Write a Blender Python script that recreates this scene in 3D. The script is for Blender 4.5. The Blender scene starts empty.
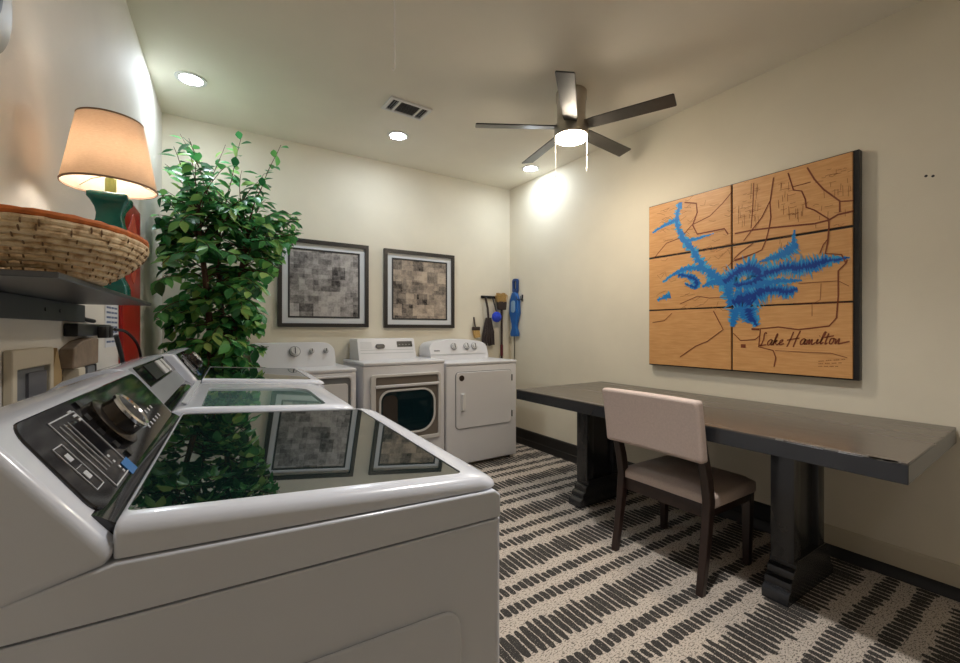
import bpy, bmesh, math, random
from mathutils import Vector, Matrix

SC = bpy.context.scene
COL = SC.collection
PI = math.pi

# ------------------------------------------------------------------ camera, world, exposure
F_PX, HX, HY, CZ = 426.0, 480.0, 330.0, 1.22
YAW = math.atan2(275.0, 426.0)                 # camera turned right of the room's depth axis
cam_d = bpy.data.cameras.new('camera')
cam = bpy.data.objects.new('camera', cam_d)
COL.objects.link(cam)
cam.location = (0, 0, CZ)
cam.rotation_euler = (PI / 2, 0, -YAW)
cam_d.sensor_fit = 'HORIZONTAL'
cam_d.sensor_width = 36.0
cam_d.lens = F_PX / 960.0 * 36.0
cam_d.shift_y = -(663 / 2 - HY) / 960.0
cam_d.clip_start = 0.02
SC.camera = cam

world = bpy.data.worlds.new('world')
SC.world = world
world.use_nodes = True
world.node_tree.nodes['Background'].inputs[0].default_value = (0.8, 0.85, 1.0, 1)
world.node_tree.nodes['Background'].inputs[1].default_value = 0.05

SC.view_settings.view_transform = 'Standard'
SC.view_settings.look = 'None'
SC.view_settings.gamma = 1.0
SC.view_settings.use_curve_mapping = False
SC.view_settings.exposure = 1.8
DOWNLIGHT = 58.0            # emission of the recessed lights in the far row
DOWNLIGHT_FILL = 23.0       # two unseen fixtures added as fill, above and behind the camera
FANLIGHT = 42.0
FILL_BEAM = 45.0                 # watts, spot added as fill under the unseen fixture over the washers
BULB = 15.0
try:
    SC.cycles.max_bounces = 12
    SC.cycles.diffuse_bounces = 6
    SC.cycles.glossy_bounces = 5
    SC.cycles.sample_clamp_indirect = 6.0
except Exception:
    pass

# ------------------------------------------------------------------ numbers of the room
W = 2.87            # right wall
D = 3.83            # back wall
H = 2.79            # ceiling
LA = math.radians(2.63)     # the left wall is splayed by this much
CA, SA = math.cos(LA), math.sin(LA)
FRONT = -1.7
FWD = (math.sin(YAW), math.cos(YAW))
RGT = (FWD[1], -FWD[0])

def lf(p, q, z=0.0):
    """point in the left wall's frame: p out of the wall, q along it"""
    return Vector((-.437 + p * CA + q * SA, -p * SA + q * CA, z))

# ------------------------------------------------------------------ materials
def srgb(h):
    h = h.lstrip('#')
    out = []
    for i in (0, 2, 4):
        c = int(h[i:i + 2], 16) / 255
        out.append(c / 12.92 if c <= .04045 else ((c + .055) / 1.055) ** 2.4)
    return (*out, 1.0)

class NT:
    """small helper to wire nodes"""
    def __init__(self, name):
        self.m = bpy.data.materials.new(name)
        self.m.use_nodes = True
        self.t = self.m.node_tree
        self.b = self.t.nodes['Principled BSDF']
        self.out = self.t.nodes['Material Output']
    def n(self, kind, **kw):
        nd = self.t.nodes.new(kind)
        for k, v in kw.items():
            setattr(nd, k, v)
        return nd
    def l(self, a, b):
        self.t.links.new(a, b)
    def put(self, sock, v):
        if isinstance(v, (int, float)):
            sock.default_value = v
        elif isinstance(v, tuple):
            sock.default_value = v
        else:
            self.l(v, sock)
    def math(self, op, a, b=0.0, c=None):
        nd = self.n('ShaderNodeMath', operation=op)
        self.put(nd.inputs[0], a)
        self.put(nd.inputs[1], b)
        if c is not None:
            self.put(nd.inputs[2], c)
        return nd.outputs[0]
    def mix(self, f, a, b):
        nd = self.n('ShaderNodeMix', data_type='RGBA')
        self.put(nd.inputs[0], f)
        self.put(nd.inputs[6], a)
        self.put(nd.inputs[7], b)
        return nd.outputs[2]
    def coord(self, which='Object', scale=(1, 1, 1), rot=(0, 0, 0)):
        tc = self.n('ShaderNodeTexCoord')
        mp = self.n('ShaderNodeMapping')
        mp.inputs['Scale'].default_value = scale
        mp.inputs['Rotation'].default_value = rot
        self.l(tc.outputs[which], mp.inputs[0])
        return mp.outputs[0]
    def noise(self, vec, scale, detail=3, rough=.55):
        nd = self.n('ShaderNodeTexNoise')
        nd.inputs['Scale'].default_value = scale
        nd.inputs['Detail'].default_value = detail
        nd.inputs['Roughness'].default_value = rough
        if vec is not None:
            self.l(vec, nd.inputs['Vector'])
        return nd.outputs[0]
    def ramp(self, fac, stops):
        nd = self.n('ShaderNodeValToRGB')
        e = nd.color_ramp.elements
        while len(e) < len(stops):
            e.new(.5)
        for i, (p, c) in enumerate(stops):
            e[i].position = p
            e[i].color = c
        self.l(fac, nd.inputs[0])
        return nd.outputs[0]
    def bump(self, h, strength=.2, dist=.002):
        nd = self.n('ShaderNodeBump')
        nd.inputs['Strength'].default_value = strength
        nd.inputs['Distance'].default_value = dist
        self.l(h, nd.inputs['Height'])
        self.l(nd.outputs[0], self.b.inputs['Normal'])

def mat(name, col, rough=.5, metal=0.0, ior=1.5, coat=0.0, var=0.0, vscale=20, bump=0.0, bscale=200, bdist=.002, emit=None, estr=0.0, sub=0.0):
    k = NT(name)
    c = srgb(col) if isinstance(col, str) else (*col, 1)
    k.b.inputs['Base Color'].default_value = c
    k.b.inputs['Roughness'].default_value = rough
    k.b.inputs['Metallic'].default_value = metal
    k.b.inputs['IOR'].default_value = ior
    k.b.inputs['Coat Weight'].default_value = coat
    if var or bump:
        v = k.coord()
    if var:
        f = k.noise(v, vscale, 4)
        lo = tuple(x * (1 - var) for x in c[:3]) + (1,)
        hi = tuple(min(1, x * (1 + var)) for x in c[:3]) + (1,)
        k.l(k.ramp(f, [(.3, lo), (.7, hi)]), k.b.inputs['Base Color'])
    if bump:
        k.bump(k.noise(v, bscale, 3), bump, bdist)
    if emit:
        k.b.inputs['Emission Color'].default_value = srgb(emit) if isinstance(emit, str) else (*emit, 1)
        k.b.inputs['Emission Strength'].default_value = estr
    return k.m

M = {}
M['wall'] = mat('wall_paint', '#e0d8c5', .75, var=.03, vscale=3, bump=.25, bscale=160)
M['wall_left'] = mat('wall_paint_left', '#e2ded6', .7, var=.03, vscale=3, bump=.4, bscale=140)
M['ceiling'] = mat('ceiling_paint', '#e8e3d6', .85, var=.03, vscale=2, bump=.2, bscale=160)
M['base_tan'] = mat('painted_board', '#c4baa4', .5)
M['base_black'] = mat('black_vinyl', '#1a1817', .45)
M['white'] = mat('white_enamel', '#d4d8e2', .24, coat=.5)
M['white2'] = mat('white_enamel_warm', '#d8d8dc', .35, coat=.2)
M['white_plastic'] = mat('white_plastic', '#dcdcdc', .4)
M['ivory'] = mat('ivory_plastic', '#d3c8b2', .5)
M['grey_dark'] = mat('dark_grey_gap', '#2a2a2c', .6)
M['grey_mid'] = mat('mid_grey_plastic', '#77797c', .45)
M['apron_grey'] = mat('apron_grey', '#83868b', .35)
M['vent_slat'] = mat('vent_slat', '#8d9093', .5)
M['grey_light'] = mat('light_grey_print', '#b9bcc0', .4)
M['silver'] = mat('silver_plastic', '#cfcecd', .35)
M['taupe'] = mat('taupe_panel', '#6f675f', .4)
M['chrome'] = mat('chrome', '#d8d8d8', .12, metal=1.0)
M['black_plastic'] = mat('black_plastic', '#121214', .35)
M['panel_black'] = mat('control_glass', '#1b1b1f', .06, ior=1.6, var=.35, vscale=14)
M['lid_glass'] = mat('tinted_lid_glass', '#0d1a19', .012, ior=2.0)
M['lid_glass_clear'] = mat('clear_lid_window', '#54706b', .03, ior=1.9)
M['door_glass'] = mat('dark_door_glass', '#10252b', .05, ior=1.6)
M['knob_bronze'] = mat('bronze_knob', '#4a443f', .25, metal=.8)
M['blue_display'] = mat('blue_display', '#2f6fae', .2)
M['fan_blade'] = mat('fan_blade_dark', '#3a3734', .38, var=.12, vscale=30)
M['nickel'] = mat('brushed_nickel', '#b3aca0', .32, metal=.85)
M['table'] = None
M['chair_wood'] = mat('espresso_wood', '#2b1d18', .35, var=.3, vscale=18)
M['chair_fabric'] = mat('taupe_fabric', '#bfada4', .9, var=.07, vscale=120, bump=.5, bscale=700, bdist=.001)
M['frame_dark'] = mat('dark_picture_frame', '#2c2826', .4)
M['mat_board'] = mat('white_mat_board', '#d6d9dc', .8)
M['teal'] = mat('teal_ceramic', '#11655f', .12, ior=1.6, var=.25, vscale=12)
M['brass'] = mat('green_brass', '#7f8a55', .3, metal=.7)
M['red'] = mat('red_panel', '#a81510', .3, var=.12, vscale=6)
M['red_orange'] = mat('orange_red_figure', '#c4513a', .5, var=.3, vscale=25)
M['paper'] = mat('paper', '#dcdee2', .8)
M['ink'] = mat('ink_blue', '#5c6a8c', .8)
M['black_rubber'] = mat('black_rubber', '#151515', .5)
M['cardboard'] = mat('brown_pressed_fibre', '#8a7866', .8, var=.15, vscale=40)
M['tan_tape'] = mat('tan_board', '#b09468', .7)
M['steel'] = mat('shelf_steel', '#5d5e60', .32, metal=.75, var=.12, vscale=8)
M['steel_dark'] = mat('shelf_rail_steel', '#45484c', .45, metal=.6, var=.1, vscale=8)
M['pot'] = mat('dark_woven_pot', '#3a2f28', .8, bump=.5, bscale=90)
M['bark'] = mat('brown_bark', '#5d4336', .85, var=.3, vscale=30, bump=.6, bscale=60)
M['wick'] = mat('orange_binding', '#c86c2e', .7, var=.25, vscale=60)
M['blue'] = mat('blue_plastic', '#1d5fa8', .35)
M['blue_pale'] = mat('pale_blue_plastic', '#8fb0cc', .4)
M['blue_fibre'] = mat('blue_fibre', '#2a44c0', .9, bump=.8, bscale=120)
M['bristle'] = mat('tan_bristle', '#b8955a', .9, var=.25, vscale=80)
M['maroon'] = mat('maroon_grip', '#5c1822', .4)
M['dark_brown'] = mat('dark_brown_wood', '#34251f', .5)
M['string'] = mat('white_cord', '#f6f3ec', .7)
M['map_back'] = mat('black_map_frame', '#1c1a1a', .35, var=.3, vscale=40)
M['road'] = mat('burnt_road', '#7a3a18', .6)
M['road_fine'] = mat('burnt_street', '#94602f', .6)
M['lake1'] = mat('lake_shallow', '#3f9fd0', .35)
M['lake2'] = mat('lake_mid', '#1f78c4', .3)
M['lake3'] = mat('lake_deep', '#123f96', .3)
M['plaque'] = mat('pale_plaque', '#948c79', .5)
M['chip'] = mat('bare_wood_chip', '#77746f', .5)
M['downlight'] = mat('downlight_lens', '#ffffff', .5, emit=(.80, .90, 1.0), estr=DOWNLIGHT)
M['downlight_fill'] = mat('fill_light_lens', '#ffffff', .5, emit=(.95, .96, 1.0), estr=DOWNLIGHT_FILL)  # glow of the two added fixtures out of view
M['fanlight'] = mat('fan_light_lens', '#ffffff', .5, emit=(1.0, .86, .68), estr=FANLIGHT)
M['bulb'] = mat('lamp_bulb', '#ffffff', .5, emit=(1.0, .92, .82), estr=BULB)

def wood_map():
    k = NT('birch_plywood')
    v = k.coord(scale=(1, 3, 30))
    f = k.noise(v, 3, 5)
    k.l(k.ramp(f, [(.25, srgb('#c58f55')), (.5, srgb('#d09a60')), (.8, srgb('#dba970'))]), k.b.inputs['Base Color'])
    k.b.inputs['Roughness'].default_value = .45
    return k.m
M['map_wood'] = wood_map()

def table_mat():
    k = NT('black_stained_wood')
    v = k.coord(scale=(14, 1.2, 14))
    f = k.noise(v, 4, 5)
    c1 = k.ramp(f, [(.3, srgb('#202123')), (.7, srgb('#303133'))])
    k.l(c1, k.b.inputs['Base Color'])
    k.l(k.ramp(f, [(.2, (.2, .2, .2, 1)), (.8, (.34, .34, .34, 1))]), k.b.inputs['Roughness'])
    k.b.inputs['IOR'].default_value = 1.6
    k.bump(f, .15, .001)
    return k.m
M['table'] = table_mat()
M['table_leg'] = mat('black_painted_leg', '#27282b', .26, ior=1.6, var=.12, vscale=7)

def table_top_mat():
    k = NT('worn_table_top')
    v = k.coord(scale=(9, .5, 9))
    f = k.noise(v, 2, 3)
    c1 = k.ramp(f, [(.3, srgb('#453e37')), (.7, srgb('#544a42'))])
    k.l(c1, k.b.inputs['Base Color'])
    k.l(k.ramp(f, [(.2, (.22, .22, .22, 1)), (.8, (.30, .30, .30, 1))]), k.b.inputs['Roughness'])
    k.b.inputs['IOR'].default_value = 1.75
    k.bump(f, .04, .0005)
    return k.m
M['table_top'] = table_top_mat()

def carpet_mat():
    k = NT('striped_carpet')
    tc = k.n('ShaderNodeTexCoord')
    vec = tc.outputs['Object']
    sep = k.n('ShaderNodeSeparateXYZ')
    k.l(vec, sep.inputs[0])
    X, Y = sep.outputs[0], sep.outputs[1]
    wob = k.math('MULTIPLY', k.math('SUBTRACT', k.noise(vec, 28, 2), .5), .012)
    X = k.math('ADD', X, wob)
    wob2 = k.math('MULTIPLY', k.math('SUBTRACT', k.noise(vec, 6, 2), .5), .03)
    Yw = k.math('ADD', Y, wob2)
    T, P = .475, .037
    t = k.math('DIVIDE', k.math('SUBTRACT', Yw, 1.305), T)
    cell = k.math('FLOOR', k.math('DIVIDE', X, P))
    masks = None
    for off, hw, seed in ((0.0, .088, 3.1), (.375, .036, 17.7), (.63, .036, 29.3)):
        u = k.math('ADD', k.math('SUBTRACT', t, off), .5)
        row = k.math('FLOOR', u)
        fr = k.math('ABSOLUTE', k.math('SUBTRACT', k.math('FRACT', u), .5))
        dist = k.math('MULTIPLY', fr, T)
        # every stroke has its own length and sits a little off the others
        Xr = k.math('ADD', X, k.math('MULTIPLY', row, .0131))
        cx = k.math('DIVIDE', Xr, P)
        idn = k.math('ADD', k.math('FLOOR', cx), k.math('MULTIPLY', row, seed))
        wn = k.n('ShaderNodeTexWhiteNoise', noise_dimensions='1D')
        k.l(idn, wn.inputs['W'])
        rnd = wn.outputs['Value']
        lim = k.math('MULTIPLY', k.math('ADD', k.math('MULTIPLY', rnd, .40), .72), hw)
        inband = k.math('LESS_THAN', dist, lim)
        sx = k.math('ABSOLUTE', k.math('SUBTRACT', k.math('FRACT', cx), .5))
        wn2 = k.n('ShaderNodeTexWhiteNoise', noise_dimensions='1D')
        k.l(k.math('ADD', idn, 91.7), wn2.inputs['W'])
        thick = k.math('ADD', k.math('MULTIPLY', wn2.outputs['Value'], .12), .31)
        # rounded ends
        thick = k.math('MULTIPLY', thick, k.math('SUBTRACT', 1.15, k.math('MULTIPLY', k.math('POWER', k.math('DIVIDE', dist, lim), 4.0), .6)))
        stroke = k.math('LESS_THAN', sx, thick)
        mk = k.math('MULTIPLY', inband, stroke)
        masks = mk if masks is None else k.math('MAXIMUM', masks, mk)
    # woven flecks between the rows
    v2 = k.coord(scale=(38, 85, 1))
    fl = k.math('GREATER_THAN', k.noise(v2, 2.0, 3, .7), .555)
    fleck = k.math('MULTIPLY', fl, .8)
    v3 = k.coord(scale=(60, 160, 1))
    base = k.ramp(k.noise(v3, 3, 3), [(.3, srgb('#b0a497')), (.7, srgb('#d3c7ba'))])
    dark = k.ramp(k.noise(v3, 5, 2), [(.3, srgb('#262422')), (.75, srgb('#403c38'))])
    # dashes are not fully solid: a light thread runs through some
    thr = k.math('SUBTRACT', 1.0, k.math('MULTIPLY', k.math('GREATER_THAN', k.noise(v2, 3.3, 2), .64), .55))
    m1 = k.math('MULTIPLY', masks, thr)
    c = k.mix(fleck, base, srgb('#3a3530'))
    c = k.mix(m1, c, dark)
    k.l(c, k.b.inputs['Base Color'])
    k.b.inputs['Roughness'].default_value = .95
    k.bump(k.noise(v3, 6, 2), .5, .003)
    return k.m
M['carpet'] = carpet_mat()

def shade_mat():
    k = NT('linen_shade')
    v = k.coord(scale=(60, 60, 500))
    f = k.noise(v, 2, 3)
    c = k.ramp(f, [(.3, srgb('#d8c4ae')), (.7, srgb('#e6d5c2'))])
    k.l(c, k.b.inputs['Base Color'])
    k.b.inputs['Roughness'].default_value = .9
    tr = k.n('ShaderNodeBsdfTranslucent')
    k.l(c, tr.inputs[0])
    mx = k.n('ShaderNodeMixShader')
    mx.inputs[0].default_value = .45
    k.l(k.b.outputs[0], mx.inputs[1])
    k.l(tr.outputs[0], mx.inputs[2])
    k.l(mx.outputs[0], k.out.inputs[0])
    return k.m
M['shade'] = shade_mat()

def leaf_mat():
    k = NT('ficus_leaf')
    g = k.n('ShaderNodeNewGeometry')
    c = k.ramp(g.outputs['Random Per Island'], [(0, srgb('#245a34')), (.25, srgb('#347a46')), (.5, srgb('#4c9c58')), (.78, srgb('#72b860')), (1, srgb('#b4d47c'))])
    k.l(c, k.b.inputs['Base Color'])
    k.b.inputs['Roughness'].default_value = .38
    k.b.inputs['IOR'].default_value = 1.5
    tr = k.n('ShaderNodeBsdfTranslucent')
    k.l(c, tr.inputs[0])
    mx = k.n('ShaderNodeMixShader')
    mx.inputs[0].default_value = .25
    k.l(k.b.outputs[0], mx.inputs[1])
    k.l(tr.outputs[0], mx.inputs[2])
    k.l(mx.outputs[0], k.out.inputs[0])
    return k.m
M['leaf'] = leaf_mat()

def coil_mat():
    k = NT('coiled_straw')
    v = k.coord(scale=(1, 1, 1))
    f = k.noise(v, 60, 4)
    c = k.ramp(f, [(.35, srgb('#b08d64')), (.5, srgb('#dbbf96')), (.75, srgb('#ecd8b4'))])
    k.l(c, k.b.inputs['Base Color'])
    k.b.inputs['Roughness'].default_value = .7
    k.bump(k.noise(v, 220, 3), .5, .002)
    return k.m
M['coil'] = coil_mat()

def aerial_mat(name, lo, hi, seed):
    """collage of small grey air photographs, each a rectangle of its own tone"""
    k = NT(name)
    tc = k.n('ShaderNodeTexCoord')
    def bricks(loc, scale, w, off):
        mp = k.n('ShaderNodeMapping')
        mp.inputs['Location'].default_value = loc
        mp.inputs['Rotation'].default_value = (PI / 2, 0, 0)
        k.l(tc.outputs['Object'], mp.inputs[0])
        br = k.n('ShaderNodeTexBrick')
        br.offset = off
        br.inputs['Color1'].default_value = (0, 0, 0, 1)
        br.inputs['Color2'].default_value = (1, 1, 1, 1)
        br.inputs['Mortar Size'].default_value = 0
        br.inputs['Scale'].default_value = scale
        br.inputs['Brick Width'].default_value = w
        br.inputs['Row Height'].default_value = .5
        k.l(mp.outputs[0], br.inputs['Vector'])
        return br.outputs['Color'], mp.outputs[0]
    b1, v = bricks((seed, seed * .37, 0), 4.6, .52, .37)
    b2, _ = bricks((seed * 2.1, seed * .9, 0), 11.0, .6, .61)
    n = k.noise(v, 34, 7, .75)
    n2 = k.noise(v, 9, 4, .6)
    a = k.math('ADD', k.math('MULTIPLY', b1, .34), k.math('MULTIPLY', n, .68))
    a = k.math('ADD', a, k.math('MULTIPLY', b2, .20))
    a = k.math('ADD', a, k.math('MULTIPLY', k.math('SUBTRACT', n2, .5), .5))
    k.l(k.ramp(a, [(.30, srgb('#232122')), (.50, srgb(lo)), (.85, srgb(hi))]), k.b.inputs['Base Color'])
    k.b.inputs['Roughness'].default_value = .25
    return k.m
M['aerial_grey'] = aerial_mat('aerial_photo_grey', '#726e6d', '#bdb8b5', 1.3)
M['aerial_tan'] = aerial_mat('aerial_photo_tan', '#776e66', '#bfae9c', 4.9)

# ------------------------------------------------------------------ mesh helpers
def link(name, bm, m=None, parent=None, bevel=0.0, bseg=2, sharp=35, mods=None):
    bmesh.ops.remove_doubles(bm, verts=bm.verts, dist=1e-6)
    bmesh.ops.recalc_face_normals(bm, faces=bm.faces)
    me = bpy.data.meshes.new(name)
    for f in bm.faces:
        f.smooth = True
    bm.to_mesh(me)
    bm.free()
    try:
        me.set_sharp_from_angle(angle=math.radians(sharp))
    except Exception:
        pass
    o = bpy.data.objects.new(name, me)
    COL.objects.link(o)
    for x in (m if isinstance(m, (list, tuple)) else [m]):
        if x is not None:
            me.materials.append(x)
    if parent is not None:
        o.parent = parent
    if bevel:
        md = o.modifiers.new('bevel', 'BEVEL')
        md.width = bevel
        md.segments = bseg
        md.limit_method = 'ANGLE'
        md.angle_limit = math.radians(40)
        md.harden_normals = False
    return o

def tag(o, label, cat, group=None):
    o['label'] = label
    o['category'] = cat
    if group:
        o['group'] = group
    return o

def thing(name, label, cat, loc=(0, 0, 0), rotz=0.0, group=None):
    o = bpy.data.objects.new(name, None)
    o.empty_display_size = .1
    COL.objects.link(o)
    o.location = loc
    o.rotation_euler = (0, 0, rotz)
    return tag(o, label, cat, group)

def struct(name, bm, m, **kw):
    o = link(name, bm, m, **kw)
    o['kind'] = 'structure'
    return o

def copy_tree(o, parent=None):
    c = o.copy()
    COL.objects.link(c)
    if parent is not None:
        c.parent = parent
    for ch in list(o.children):
        copy_tree(ch, c)
    return c

def B():
    return bmesh.new()

def box(bm, x0, x1, y0, y1, z0, z1, r=0.0, seg=2):
    vs = [bm.verts.new((x, y, z)) for x in (x0, x1) for y in (y0, y1) for z in (z0, z1)]
    idx = [(0, 1, 3, 2), (4, 6, 7, 5), (0, 4, 5, 1), (2, 3, 7, 6), (0, 2, 6, 4), (1, 5, 7, 3)]
    fs = [bm.faces.new([vs[i] for i in f]) for f in idx]
    if r > 0:
        es = list({e for f in fs for e in f.edges})
        bmesh.ops.bevel(bm, geom=es, offset=r, segments=seg, affect='EDGES', profile=.5)
    return bm

XY = lambda u, v, w: (u, v, w)
XZ = lambda u, v, w: (u, w, v)      # drawn in x,z and pushed along y
YZ = lambda u, v, w: (w, u, v)      # drawn in y,z and pushed along x

def prism(bm, pts, w0, w1, f=XY):
    a = [bm.verts.new(f(u, v, w0)) for u, v in pts]
    b = [bm.verts.new(f(u, v, w1)) for u, v in pts]
    n = len(pts)
    bm.faces.new(a[::-1])
    bm.faces.new(b)
    for i in range(n):
        j = (i + 1) % n
        bm.faces.new((a[i], a[j], b[j], b[i]))
    return bm

def rrect(u0, u1, v0, v1, r, seg=5):
    if not isinstance(r, (tuple, list)):
        r = (r,) * 4
    out = []
    for (cu, cv, a0, rr, su, sv) in ((u1, v1, 0, r[0], -1, -1), (u0, v1, 90, r[1], 1, -1), (u0, v0, 180, r[2], 1, 1), (u1, v0, 270, r[3], -1, 1)):
        for i in range(seg + 1):
            a = math.radians(a0 + 90 * i / seg)
            out.append((cu + su * rr + rr * math.cos(a), cv + sv * rr + rr * math.sin(a)))
    return out

def ring(bm, outer, inner, w0, w1, f=XY):
    n = len(outer)
    A = [[bm.verts.new(f(u, v, w)) for u, v in pts] for pts in (outer, inner) for w in (w0, w1)]
    o0, o1, i0, i1 = A
    for i in range(n):
        j = (i + 1) % n
        bm.faces.new((o0[i], o0[j], o1[j], o1[i]))
        bm.faces.new((i0[j], i0[i], i1[i], i1[j]))
        bm.faces.new((o1[i], o1[j], i1[j], i1[i]))
        bm.faces.new((o0[j], o0[i], i0[i], i0[j]))
    return bm

def lathe(bm, prof, n=32, c=(0, 0, 0), f=None):
    f = f or (lambda x, y, z: (x, y, z))
    rows = []
    for r, z in prof:
        if r < 1e-6:
            rows.append([bm.verts.new(f(c[0], c[1], c[2] + z))])
        else:
            rows.append([bm.verts.new(f(c[0] + r * math.cos(2 * PI * i / n), c[1] + r * math.sin(2 * PI * i / n), c[2] + z)) for i in range(n)])
    for a, b in zip(rows, rows[1:]):
        for i in range(n):
            j = (i + 1) % n
            if len(a) == 1 and len(b) == 1:
                continue
            if len(a) == 1:
                bm.faces.new((a[0], b[i], b[j]))
            elif len(b) == 1:
                bm.faces.new((a[i], a[j], b[0]))
            else:
                bm.faces.new((a[i], a[j], b[j], b[i]))
    return bm

def tube(bm, pts, r, n=8):
    pts = [Vector(p) for p in pts]
    rs = r if isinstance(r, (list, tuple)) else [r] * len(pts)
    rows = []
    nrm = None
    for i, p in enumerate(pts):
        t = (pts[min(i + 1, len(pts) - 1)] - pts[max(i - 1, 0)]).normalized()
        if nrm is None:
            nrm = t.orthogonal().normalized()
        else:
            nrm = (nrm - t * nrm.dot(t))
            nrm = nrm.normalized() if nrm.length > 1e-6 else t.orthogonal().normalized()
        bn = t.cross(nrm)
        rows.append([bm.verts.new(p + (nrm * math.cos(2 * PI * k / n) + bn * math.sin(2 * PI * k / n)) * rs[i]) for k in range(n)])
    for a, b in zip(rows, rows[1:]):
        for k in range(n):
            j = (k + 1) % n
            bm.faces.new((a[k], a[j], b[j], b[k]))
    bm.faces.new(rows[0][::-1])
    bm.faces.new(rows[-1])
    return bm

def curve(pts, n=8):
    """Catmull-Rom through pts"""
    P = [Vector(p) for p in pts]
    P = [P[0] * 2 - P[1]] + P + [P[-1] * 2 - P[-2]]
    out = []
    for i in range(1, len(P) - 2):
        for k in range(n):
            t = k / n
            a, b, c, d = P[i - 1:i + 3]
            out.append(.5 * ((2 * b) + (c - a) * t + (2 * a - 5 * b + 4 * c - d) * t * t + (3 * b - a - 3 * c + d) * t ** 3))
    out.append(P[-2])
    return out

def ray(px, py):
    a = (px - HX) / F_PX
    return (FWD[0] + a * RGT[0], FWD[1] + a * RGT[1], -(py - HY) / F_PX)

# ------------------------------------------------------------------ the room
bm = B(); box(bm, -1.2, W + .12, FRONT - .12, D + .12, -.1, 0)
struct('floor', bm, M['carpet'])
bm = B(); box(bm, -1.2, W + .12, FRONT - .12, D + .12, H, H + .1)
struct('ceiling', bm, M['ceiling'])
bm = B(); box(bm, -1.2, W + .12, D, D + .12, 0, H)
struct('wall_back', bm, M['wall'])
bm = B(); box(bm, W, W + .12, FRONT, D, 0, H)
struct('wall_right', bm, M['wall'])
bm = B(); box(bm, -1.2, W + .12, FRONT - .12, FRONT, 0, H)
struct('wall_front', bm, M['wall'])
bm = B()
q0, q1 = (FRONT) / CA, (D + .02) / CA
pl = [lf(0, q0), lf(0, q1), lf(-.12, q1), lf(-.12, q0)]
prism(bm, [(v.x, v.y) for v in pl], 0, H)
struct('wall_left', bm, M['wall_left'])
# boards along the right wall: painted near the camera, black further back
bm = B(); prism(bm, [(W, .0), (W - .012, 0), (W - .012, .142), (W - .009, .150), (W - .005, .153), (W, .155)], FRONT, 1.0, XZ)
struct('baseboard_right', bm, M['base_tan'])
bm = B(); prism(bm, [(W, .0), (W - .014, 0), (W - .014, .150), (W - .008, .158), (W, .160)], 1.0, D, XZ)
struct('baseboard_right_black', bm, M['base_black'])
bm = B(); prism(bm, [(W - .012, 0), (W - .030, 0), (W - .022, .012), (W - .018, .052), (W - .012, .055)], FRONT, 1.0, XZ)
prism(bm, [(W - .014, 0), (W - .030, 0), (W - .022, .012), (W - .018, .06), (W - .014, .064)], 1.0, D, XZ)
struct('trim_1', bm, M['base_black'])
bm = B(); box(bm, -.3, W - .03, D - .012, D, 0, .15, .003, 1)
struct('baseboard_back', bm, M['base_tan'])

# ------------------------------------------------------------------ recessed lights, vent, cord
def downlight(x, y, label, lens):
    t = thing('recessed_light', label, 'ceiling light', (x, y, H), 0, 'recessed ceiling lights')
    bm = B(); lathe(bm, [(.086, 0), (.085, -.005), (.064, -.007), (.061, -.003), (.061, 0)], 40)
    link('trim_ring', bm, M['white_plastic'], t)
    bm = B(); lathe(bm, [(0, -.013), (.025, -.0124), (.045, -.010), (.056, -.007), (.060, -.003)], 40)
    link('lens', bm, lens, t)
    return t
downlight(-.073, 3.22, 'recessed ceiling light in the corner above the tall green ficus', M['downlight'])
downlight(1.31, 3.25, 'recessed ceiling light right behind the white air vent', M['downlight'])
downlight(2.655, 3.21, 'recessed ceiling light at the tip of a fan blade, by the right wall', M['downlight'])
dl = downlight(1.2, .75, 'added fill light in the ceiling, out of view above the washers, just ahead of the viewer', M['downlight_fill'])  # unseen fixture, added to brighten the near half of the room
ld = bpy.data.lights.new('fill_beam', 'SPOT')          # spot added below the lens to brighten floor and chair
ld.energy = FILL_BEAM
ld.color = (1.0, .96, .92)
ld.spot_size = math.radians(112)
ld.spot_blend = .9
ld.shadow_soft_size = .06
fill_beam = bpy.data.objects.new('fill_beam', ld)
COL.objects.link(fill_beam)
fill_beam.parent = dl
fill_beam.location = (0, 0, -.03)
downlight(1.95, -.75, 'added fill light in the ceiling behind the viewer on the right side', M['downlight_fill'])  # unseen too, added for fill from behind

t = thing('air_vent', 'white rectangular ceiling air vent with three dark louvred openings', 'vent', (1.2, 2.81, H), math.radians(2))
bm = B(); L_, W_ = .155, .092
box(bm, -L_, L_, -W_, -W_ + .022, -.014, 0, .003, 1)
box(bm, -L_, L_, W_ - .022, W_, -.014, 0, .003, 1)
for a, b in ((-L_, -L_ + .022), (L_ - .022, L_), (-.085, -.072), (.072, .085)):
    box(bm, a, b, -W_ + .02, W_ - .02, -.013, 0)
link('frame', bm, M['white_plastic'], t)
bm = B(); box(bm, -L_ + .02, L_ - .02, -W_ + .02, W_ - .02, -.003, -.001)
link('duct', bm, mat('duct_grey', '#414449', .7), t)
bm = B()
for k in range(9):
    y = -.062 + k * .0155
    prism(bm, [(y - .006, -.011), (y - .005, -.012), (y + .006, -.004), (y + .005, -.003)], -.072, .072, lambda u, v, w: (w, u, v))
for s in (-1, 1):
    for k in range(3):
        x = s * (.095 + k * .016)
        prism(bm, [(x - .005, -.011), (x - .004, -.012), (x + .006, -.004), (x + .005, -.003)], -.07, .07, lambda u, v, w: (u, w, v))
link('louvres', bm, M['vent_slat'], t)

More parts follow.
